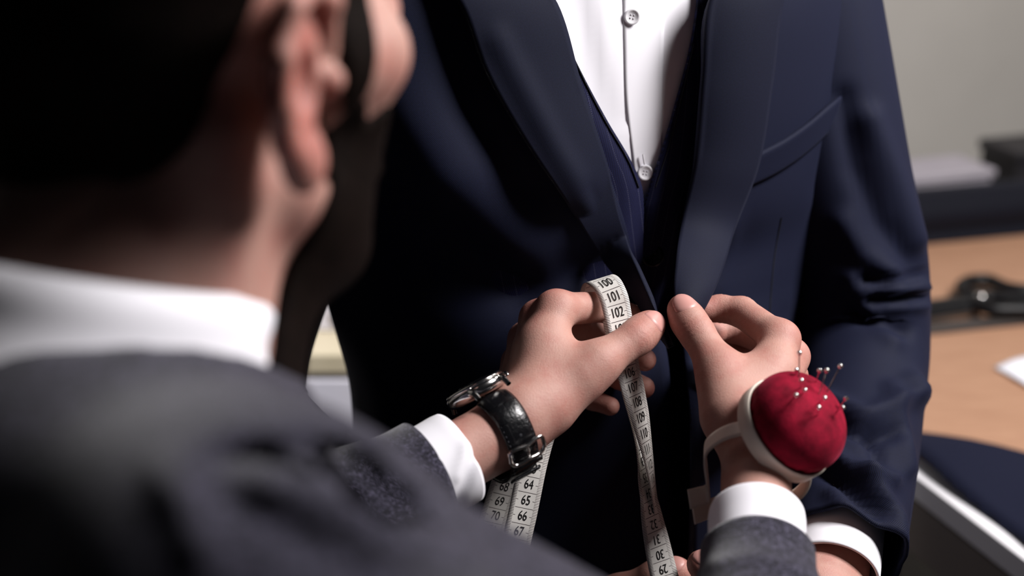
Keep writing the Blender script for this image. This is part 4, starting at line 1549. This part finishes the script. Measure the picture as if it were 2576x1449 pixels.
M['ink'] = plain('black_ink', lin((16, 14, 16)), 0.5)
tape = empty('tape_measure', P(1600, 1000, 0.94), 'white cloth tape measure draped over the tailor\'s left hand and hanging in loops', 'tape measure')
HWID = 0.0095


def strand(rows, name='tape_strand', numbers=(), flip=False, mirror=False):
    """rows: cm, px, py, d, right-edge offset (dx, dy) in px, sign of its depth"""
    rows = sorted(rows)
    cms = np.array([r[0] for r in rows], float)
    cen = np.array([P(*r[1:4]) for r in rows])
    wid = []
    for r in rows:
        k = r[3] / FPX
        a = RV * r[4] * k - UV_ * r[5] * k
        L = np.linalg.norm(a)
        if L >= HWID:
            a = a / L * HWID
            z = 0
        else:
            z = math.sqrt(HWID ** 2 - L ** 2)
        wid.append(a + FV * z * r[6])
    wid = np.array(wid)

    def at(cmv, s):
        c = hermite(cms, cen, cmv)
        w_ = hermite(cms, wid, cmv)
        w_ = unit(w_) * HWID
        return c + w_ * np.asarray(s)[..., None]
    cs = np.linspace(cms[0], cms[-1], int((cms[-1] - cms[0]) * 14))
    ss = np.linspace(-1, 1, 7)
    C_, S_ = np.meshgrid(cs, ss, indexing='ij')
    g = at(C_.ravel(), S_.ravel()).reshape(len(cs), 7, 3)
    o = mk(name, g.reshape(-1, 3), grid_faces(len(cs), 7), M['tape'], tape, uv=np.stack([C_.ravel(), (S_ * (-1 if mirror else 1)).ravel()], 1), solid=0.00045, offset=0)
    for n in numbers:
        cu = bpy.data.curves.new('number', 'FONT')
        cu.body = str(n)
        cu.align_x = 'CENTER'
        cu.align_y = 'CENTER'
        cu.size = 1.0
        tmp = bpy.data.objects.new('number', cu)
        me = bpy.data.meshes.new_from_object(tmp)
        bm = bmesh.new()
        bm.from_mesh(me)
        bmesh.ops.triangulate(bm, faces=bm.faces[:])
        bmesh.ops.subdivide_edges(bm, edges=[e_ for e_ in bm.edges if e_.calc_length() > 0.12], cuts=3)
        bmesh.ops.triangulate(bm, faces=bm.faces[:])
        bm.to_mesh(me)
        bm.free()
        v = np.array([x.co[:] for x in me.vertices])
        f = [tuple(p.vertices) for p in me.polygons]
        bpy.data.objects.remove(tmp)
        bpy.data.curves.remove(cu)
        if not len(v):
            continue
        v[:, :2] -= (v[:, :2].min(0) + v[:, :2].max(0)) / 2
        hgt = v[:, 1].max() - v[:, 1].min()
        wd_ = v[:, 0].max() - v[:, 0].min()
        ky = 0.60 / hgt                         # number height in cm
        kx = min(0.43 / 0.95 / hgt, 0.86 / wd_)
        cmv = n - v[:, 1] * ky
        sv = v[:, 0] * kx * (-1 if flip else 1) + 0.04
        p = at(cmv, sv)
        e = 0.01
        nn_ = unit(np.cross(at(cmv + e, sv) - at(cmv - e, sv), at(cmv, sv + e) - at(cmv, sv - e)))
        nn_ *= np.sign((nn_ * (CAM - p)).sum(1, keepdims=True))
        mk('printed_number', p + nn_ * 0.0005, f, M['ink'], o, smooth=False)
    return o


# over the index finger, under the thumb, down the front
strand([(97.6, 1490, 760, 0.990, 34, -12, 0.5), (98.4, 1492, 722, 0.982, 36, -14, 0.5), (99.2, 1504, 702, 0.966, 42, -13, 0.4), (100, 1524, 712, 0.948, 38, -16, 0.6),
        (101, 1543, 746, 0.940, 35, -12, 0.6), (102, 1553, 785, 0.939, 33, -9, 0.6), (103, 1561, 826, 0.940, 30, -8, 0.6), (104, 1568, 864, 0.942, 28, -8, 0.6), (105, 1575, 901, 0.942, 27, -8, 0.7),
        (106, 1583, 938, 0.941, 26, -9, 0.8), (107, 1592, 974, 0.940, 26, -9, 0.8), (108, 1602, 1011, 0.940, 24, -9, 0.9), (109, 1611, 1050, 0.941, 22, -8, 0.9), (110, 1619, 1090, 0.943, 20, -7, 1),
        (111, 1627, 1130, 0.946, 16, -6, 1), (112, 1634, 1168, 0.950, 13, -4, 1), (113.2, 1641, 1212, 0.956, 10, -3, 1), (114.5, 1648, 1262, 0.962, 9, -2, 1), (116, 1656, 1318, 0.969, 9, -2, 1)],
       numbers=range(99, 114))
# the returning length behind it, numbers upside down
strand([(25, 1712, 1580, 0.955, 30, -8, 0.3), (28, 1677, 1470, 0.955, 29, -8, 0.3), (29, 1667, 1432, 0.955, 28, -8, 0.3), (30, 1659, 1396, 0.955, 27, -8, 0.4), (31, 1651, 1358, 0.955, 25, -8, 0.5), (32, 1643, 1320, 0.955, 23, -7, 0.6),
        (33, 1636, 1282, 0.955, 21, -6, 0.7), (34, 1629, 1243, 0.955, 18, -5, 0.8), (35, 1621, 1203, 0.956, 15, -4, 0.8), (36, 1614, 1163, 0.957, 10, -3, 0.8), (37, 1606, 1122, 0.957, 7, -2, 0.8), (38, 1598, 1082, 0.956, 7, -2, 0.8),
        (39, 1590, 1042, 0.956, 9, -3, 0.8), (40, 1582, 1002, 0.956, 12, -4, 0.8), (41, 1575, 962, 0.955, 15, -4, 0.8), (42, 1568, 922, 0.954, 18, -5, 0.8), (43, 1561, 880, 0.952, 22, -6, 0.6), (44, 1554, 840, 0.950, 24, -6, 0.5), (45, 1547, 800, 0.948, 25, -6, 0.5)],
       numbers=range(28, 38), flip=True)
# two hanging loops beyond the wrist
strand([(58, 1400, 980, 0.985, 38, 6, 0.0), (60, 1372, 1060, 0.965, 38, 8, 0.0), (62, 1348, 1138, 0.945, 38, 8, 0.0), (63, 1338, 1178, 0.940, 38, 8, 0.0), (64, 1330, 1217, 0.938, 38, 8, 0.0), (65, 1322, 1257, 0.937, 38, 8, 0.0), (66, 1314, 1296, 0.936, 38, 8, 0.0),
        (67, 1305, 1335, 0.935, 38, 8, 0.0), (69, 1289, 1412, 0.934, 38, 8, 0.0), (72, 1270, 1530, 0.936, 38, 8, 0)], numbers=range(61, 70))
strand([(63, 1350, 1035, 1.00, 33, 8, 0.4), (66, 1296, 1146, 0.978, 33, 8, 0.4), (67, 1281, 1186, 0.974, 33, 8, 0.4), (68, 1268, 1223, 0.972, 33, 8, 0.4), (69, 1256, 1260, 0.971, 32, 8, 0.4), (70, 1245, 1296, 0.970, 32, 8, 0.4), (72, 1226, 1368, 0.968, 32, 8, 0.4),
        (75, 1205, 1480, 0.965, 32, 8, 0.4)], numbers=range(65, 73))


# ------------------------------------------------------------------ room and workbench
def wood(name, c1, c2, scale=(6, 60, 6)):
    m = MB(name)
    v = m.coord('Object', scale=scale, rot=(0, 0, 0.34))
    n = m.noise(v, 2.5, 6.0)
    m.l(m.ramp(n, [(0.3, c1), (0.75, c2)]), m.b.inputs['Base Color'])
    m.set(Roughness=0.5)
    return m.m


def speckle(name, c1, c2, sc=30.0, rough=0.8):
    m = MB(name)
    m.l(m.ramp(m.noise(m.coord('Object'), sc, 4.0), [(0.3, c1), (0.7, c2)]), m.b.inputs['Base Color'])
    m.set(Roughness=rough)
    return m.m


M['bench_wood'] = wood('bench_wood', lin((164, 122, 96)), lin((186, 144, 116)))
M['white_edge'] = plain('white_edging', lin((238, 236, 240)), 0.45)
M['taupe'] = plain('taupe_metal', lin((112, 100, 90)), 0.6)
M['wall'] = speckle('painted_wall', lin((224, 219, 212)), lin((230, 225, 218)), 6.0)
M['floor'] = speckle('dark_floor', lin((38, 34, 32)), lin((52, 46, 42)), 3.0, 0.5)
M['bolt'] = twill('midnight_cloth', lin((8, 9, 16)), lin((18, 20, 34)))
M['paper'] = plain('white_paper', lin((236, 236, 244)), 0.7)
M['carton'] = speckle('pale_card', lin((170, 164, 174)), lin((180, 174, 182)), 20.0)
M['dark_box'] = plain('charcoal_box', lin((40, 38, 42)), 0.6)
M['black_plastic'] = plain('black_plastic', lin((10, 10, 14)), 0.42, 0, 0.3)
M['beige_board'] = wood('beige_board', lin((190, 178, 150)), lin((205, 194, 168)))
M['white_paint'] = speckle('white_paint', lin((206, 204, 214)), lin((216, 212, 220)), 8.0, 0.5)

ZT = 0.86
TA, TB = Pz(2300, 1196, ZT), Pz(2576, 1408, ZT)
TE = unit(TA - TB)
TE[2] = 0
TE = unit(TE)
TR = np.array([TE[1], -TE[0], 0.0])
RZ = math.atan2(TR[1], TR[0])


def bt_(x, y, z):
    """workbench coordinates: x to the right along its far edge, y along its left end (0 at the corner by the sleeve)"""
    return TA + TR * x + TE * y + np.array([0, 0, z - ZT])


far = (Pz(2450, 560, ZT) - TA) @ TE
near = -0.55
bl = far - near
bench = empty('workbench', bt_(0.6, (far + near) / 2, 0) * np.array([1, 1, 0]), 'tan wooden workbench with white edge and taupe frame behind the standing man', 'workbench')
box('worktop', bt_(0.633, (far + near) / 2, ZT - 0.012), (1.214, bl, 0.024), M['bench_wood'], bench, RZ, 0.001)
box('edge_band', bt_(0.0125, (far + near) / 2, ZT - 0.012), (0.027, bl, 0.026), M['white_edge'], bench, RZ, 0.0015)
box('edge_band', bt_(0.62, near - 0.002, ZT - 0.0145), (1.24, 0.006, 0.030), M['white_edge'], bench, RZ, 0.0015)
box('frame_rail', bt_(0.02, (far + near) / 2, ZT - 0.062), (0.03, bl - 0.04, 0.060), M['taupe'], bench, RZ)
box('frame_rail', bt_(0.62, near + 0.03, ZT - 0.062), (1.18, 0.03, 0.060), M['taupe'], bench, RZ)
for x, y in ((0.035, near + 0.06), (0.035, 0.12), (0.035, far - 0.06), (1.18, near + 0.06), (1.18, far - 0.06)):
    box('leg', bt_(x, y, (ZT - 0.03) / 2), (0.055, 0.055, ZT - 0.03), M['taupe'], bench, RZ)

# dark cloth lying over the near left corner of the bench
cor = [Pz(2290, 1108, ZT), Pz(2700, 1182, ZT)]
nu, nv_ = 50, 60
g = np.zeros((nv_, nu, 3))
y1 = (cor[0] - TA) @ TE
y2 = (cor[1] - TA) @ TE
x2 = (cor[1] - TA) @ TR
x1 = (cor[0] - TA) @ TR
for a in range(nv_):
    for b in range(nu):
        u = b / (nu - 1)
        v = a / (nv_ - 1)
        x = 0.014 + u * 0.9 + 0.002 * math.sin(v * 21) * (1 - u)
        ytop = y1 + (x - x1) / (x2 - x1) * (y2 - y1)
        y = ytop + (near + 0.05 - ytop) * v
        z = ZT + 0.0120 + 0.003 * math.sin(x * 31 + y * 17) + 0.003 * math.sin(x * 13 - y * 29 + 1)
        g[a, b] = bt_(x, y, z)
tag(mkgrid('dark_cloth', g, M['navy'], None, solid=0.004, offset=1), 'flat navy cloth length spread over the near corner of the workbench', 'cloth')

# long bolt of dark cloth along the far edge, white carton and charcoal box behind it
def roll(name, c, ax, length, r1, r2, mat, parent, turns=2):
    th = np.linspace(0, 2 * math.pi * 1, 48, endpoint=False)
    up = np.array([0, 0, 1.0])
    rows = [np.r_[c + ax * (t - 0.5) * length, r1, r2] for t in (0, 0.25, 0.5, 0.75, 1)]
    g = tube_grid(rows, 30, 48, up)
    o = mkgrid(name, g, mat, parent, close=True)
    for e, sg in ((0, -1), (1, 1)):
        cc_ = c + ax * (e - 0.5) * length
        lathe('bolt_end', cc_, ax * sg, [(0.0, 0.002), (min(r1, r2) * 0.35, 0.002), (min(r1, r2) * 0.36, 0.0), (min(r1, r2) * 0.8, 0.0)], mat, o, 32)
    return o


by = far - 0.10
bolt = empty('cloth_bolt', bt_(0.55, by, ZT), 'long bolt of midnight dark cloth lying along the back of the workbench', 'cloth bolt')
q0, q1 = Pz(2330, 606, ZT), Pz(2600, 580, ZT)
axb = unit(q1 - q0)
cb_ = (q0 + q1) / 2 + TE * 0.035 + np.array([0, 0, 0.037])
roll('rolled_cloth', cb_, axb, 1.15, 0.035, 0.050, M['bolt'], bolt)
flap = []
for a in range(12):
    for_row = []
    for b in range(30):
        p = q0 + (q1 - q0) * (b / 29.0 * 1.2 - 0.2) - TE * (0.018 * a / 11.0) + np.array([0, 0, 0.004 + 0.035 * (1 - a / 11.0) ** 2])
        for_row.append(p)
    flap.append(for_row)
mkgrid('loose_flap', np.array(flap), M['bolt'], bolt, solid=0.003, offset=1)
carton = empty('carton', bt_(0.25, far + 0.12, ZT), 'pale grey carton lying behind the dark cloth bolt against the wall', 'carton')
pc_ = P(2270, 470, 2.34)
box('carton_body', np.array([pc_[0], pc_[1] + 0.10, ZT + 0.016]), (0.36, 0.10, 0.032), M['carton'], carton, RZ + 0.02, 0.004)
box('carton_lid', np.array([pc_[0], pc_[1] + 0.10, ZT + 0.039]), (0.37, 0.11, 0.014), M['carton'], carton, RZ + 0.02, 0.004)
dbx = empty('charcoal_box', bt_(0.6, far + 0.1, ZT), 'charcoal storage box at the far right end of the workbench', 'box')
pd_ = P(2560, 430, 2.46)
box('box_body', np.array([pd_[0] + 0.075, pd_[1] + 0.08, ZT + 0.028]), (0.20, 0.10, 0.056), M['dark_box'], dbx, RZ, 0.004)
box('box_lid', np.array([pd_[0] + 0.075, pd_[1] + 0.08, ZT + 0.064]), (0.21, 0.11, 0.018), M['dark_box'], dbx, RZ, 0.004)

# shears and a dark ruler on the bench
ruler = empty('ruler', Pz(2450, 825, ZT), 'dark grey ruler lying across the workbench under the shears', 'ruler')
r0_, r1_ = Pz(2300, 836, ZT), Pz(2640, 800, ZT)
rc = (r0_ + r1_) / 2
box('ruler_body', rc + np.array([0, 0, 0.003]), (np.linalg.norm(r1_ - r0_) + 0.1, 0.030, 0.005), plain('grey_ruler', lin((66, 60, 58)), 0.5), ruler, math.atan2(*(r1_ - r0_)[1::-1]), 0.001)
ruler['label'] = 'dark grey ruler lying across the workbench under the shears'
shears = empty('tailor_shears', Pz(2440, 780, ZT), 'black handled tailor\'s shears lying on the workbench', 'shears')
zs = np.array([0, 0, 0.012])


def tube_px(name, rows, r1, r2, mat, parent, z=0.012, n=40, closed=False):
    p = [Pz(x, y, ZT) + np.array([0, 0, z]) for x, y in rows]
    if closed:
        p.append(p[0])
    c = curve(p, n)
    return mkgrid(name, tube_grid(np.concatenate([c, np.full((n, 1), r1), np.full((n, 1), r2)], 1), n, 14, np.array([0, 0, 1.0])), mat, parent, close=True)


tube_px('finger_bow', [(2418, 742), (2440, 730), (2480, 728), (2530, 748), (2590, 755), (2640, 750), (2650, 768), (2590, 782), (2520, 780), (2460, 770), (2425, 760)], 0.009, 0.010, M['black_plastic'], shears, 0.014, 90, True)
tube_px('thumb_bow', [(2440, 790), (2470, 776), (2530, 782), (2600, 790), (2660, 792), (2640, 812), (2560, 812), (2480, 808)], 0.009, 0.009, M['black_plastic'], shears, 0.018, 80, True)
tube_px('blade', [(2470, 790), (2400, 800), (2300, 818), (2200, 836)], 0.0045, 0.012, M['black_plastic'], shears, 0.013)
tube_px('blade', [(2480, 782), (2400, 793), (2300, 808), (2200, 824)], 0.0045, 0.011, M['black_plastic'], shears, 0.021)
lathe('pivot_screw', Pz(2462, 788, ZT) + np.array([0, 0, 0.026]), (0, 0, 1), [(0, 0.003), (0.006, 0.002), (0.007, 0.0)], M['steel'], shears, 20)
ps = [Pz(2500, 928, ZT), Pz(2640, 880, ZT), Pz(2760, 950, ZT), Pz(2620, 1000, ZT)]
pp = np.array(ps) + np.array([0, 0, 0.0025])
g = np.array([[(pp[0] * (1 - u) + pp[1] * u) * (1 - v) + (pp[3] * (1 - u) + pp[2] * u) * v + np.array([0, 0, 0.002 * math.sin(5 * u + 3 * v) ** 2]) for u in np.linspace(0, 1, 12)] for v in np.linspace(0, 1, 12)])
tag(mkgrid('paper_sheet', g, M['paper'], None, solid=0.0008), 'white paper sheet with its corner pointing left on the workbench', 'paper')

# wall and floor
wd0 = far + 0.85
wc = bt_(0, wd0, 0)
v = np.array([wc - TR * 3.2, wc + TR * 3.2, wc + TR * 3.2 + (0, 0, 3.0), wc - TR * 3.2 + (0, 0, 3.0)])
v[:, 2] = (0, 0, 3.0, 3.0)
vb = v + TE * 0.1
wl = mk('wall_back', np.concatenate([v, vb]), [(0, 1, 2, 3), (7, 6, 5, 4), (0, 4, 5, 1), (3, 2, 6, 7), (0, 3, 7, 4), (1, 5, 6, 2)], M['wall'], None, smooth=False)
wl['kind'] = 'structure'
fl_ = mk('floor', [(-4, -3, 0), (5, -3, 0), (5, 6, 0), (-4, 6, 0), (-4, -3, -0.1), (5, -3, -0.1), (5, 6, -0.1), (-4, 6, -0.1)], [(0, 1, 2, 3), (7, 6, 5, 4), (0, 4, 5, 1), (1, 5, 6, 2), (2, 6, 7, 3), (3, 7, 4, 0)], M['floor'], None, smooth=False)
fl_['kind'] = 'structure'

# white drawer cabinet glimpsed between the standing man's arm and side
cpz = P(830, 895, 1.80)
zc = cpz[2]
cab = empty('drawer_cabinet', (cpz[0], cpz[1] + 0.2, 0), 'white drawer cabinet with beige top seen between the arm and the jacket', 'cabinet')
cz = 0.0
box('cabinet_body', (cpz[0], cpz[1] + 0.23, (zc - 0.03) / 2), (0.70, 0.42, zc - 0.03), M['white_paint'], cab, 0, 0.002)
box('top_board', (cpz[0], cpz[1] + 0.231, zc - 0.012), (0.74, 0.46, 0.026), M['beige_board'], cab, 0, 0.002)
dh = (zc - 0.078) / 4
for k in range(4):
    dr = box('drawer', (cpz[0], cpz[1] + 0.012, 0.05 + dh * (k + 0.5)), (0.66, 0.02, dh - 0.014), M['white_paint'], cab, 0, 0.002)
    lathe('knob', (cpz[0], cpz[1] + 0.0, 0.05 + dh * (k + 0.5)), (0, -1, 0), [(0, 0.022), (0.010, 0.020), (0.012, 0.014), (0.006, 0.006), (0.006, 0)], M['taupe'], dr, 20)
bxo = empty('storage_box', (cpz[0], cpz[1] + 0.2, zc), 'white storage box standing on the drawer cabinet', 'box')
box('box_body', (cpz[0], cpz[1] + 0.23, zc + 0.12), (0.52, 0.30, 0.236), M['white_paint'], bxo, 0, 0.003)
p5 = P(846, 822, 1.84)
lathe('finger_hole', (p5[0], cpz[1] + 0.079, p5[2]), (0, -1, 0), [(0, 0.002), (0.011, 0.002), (0.013, 0.0)], M['taupe'], bxo, 24)
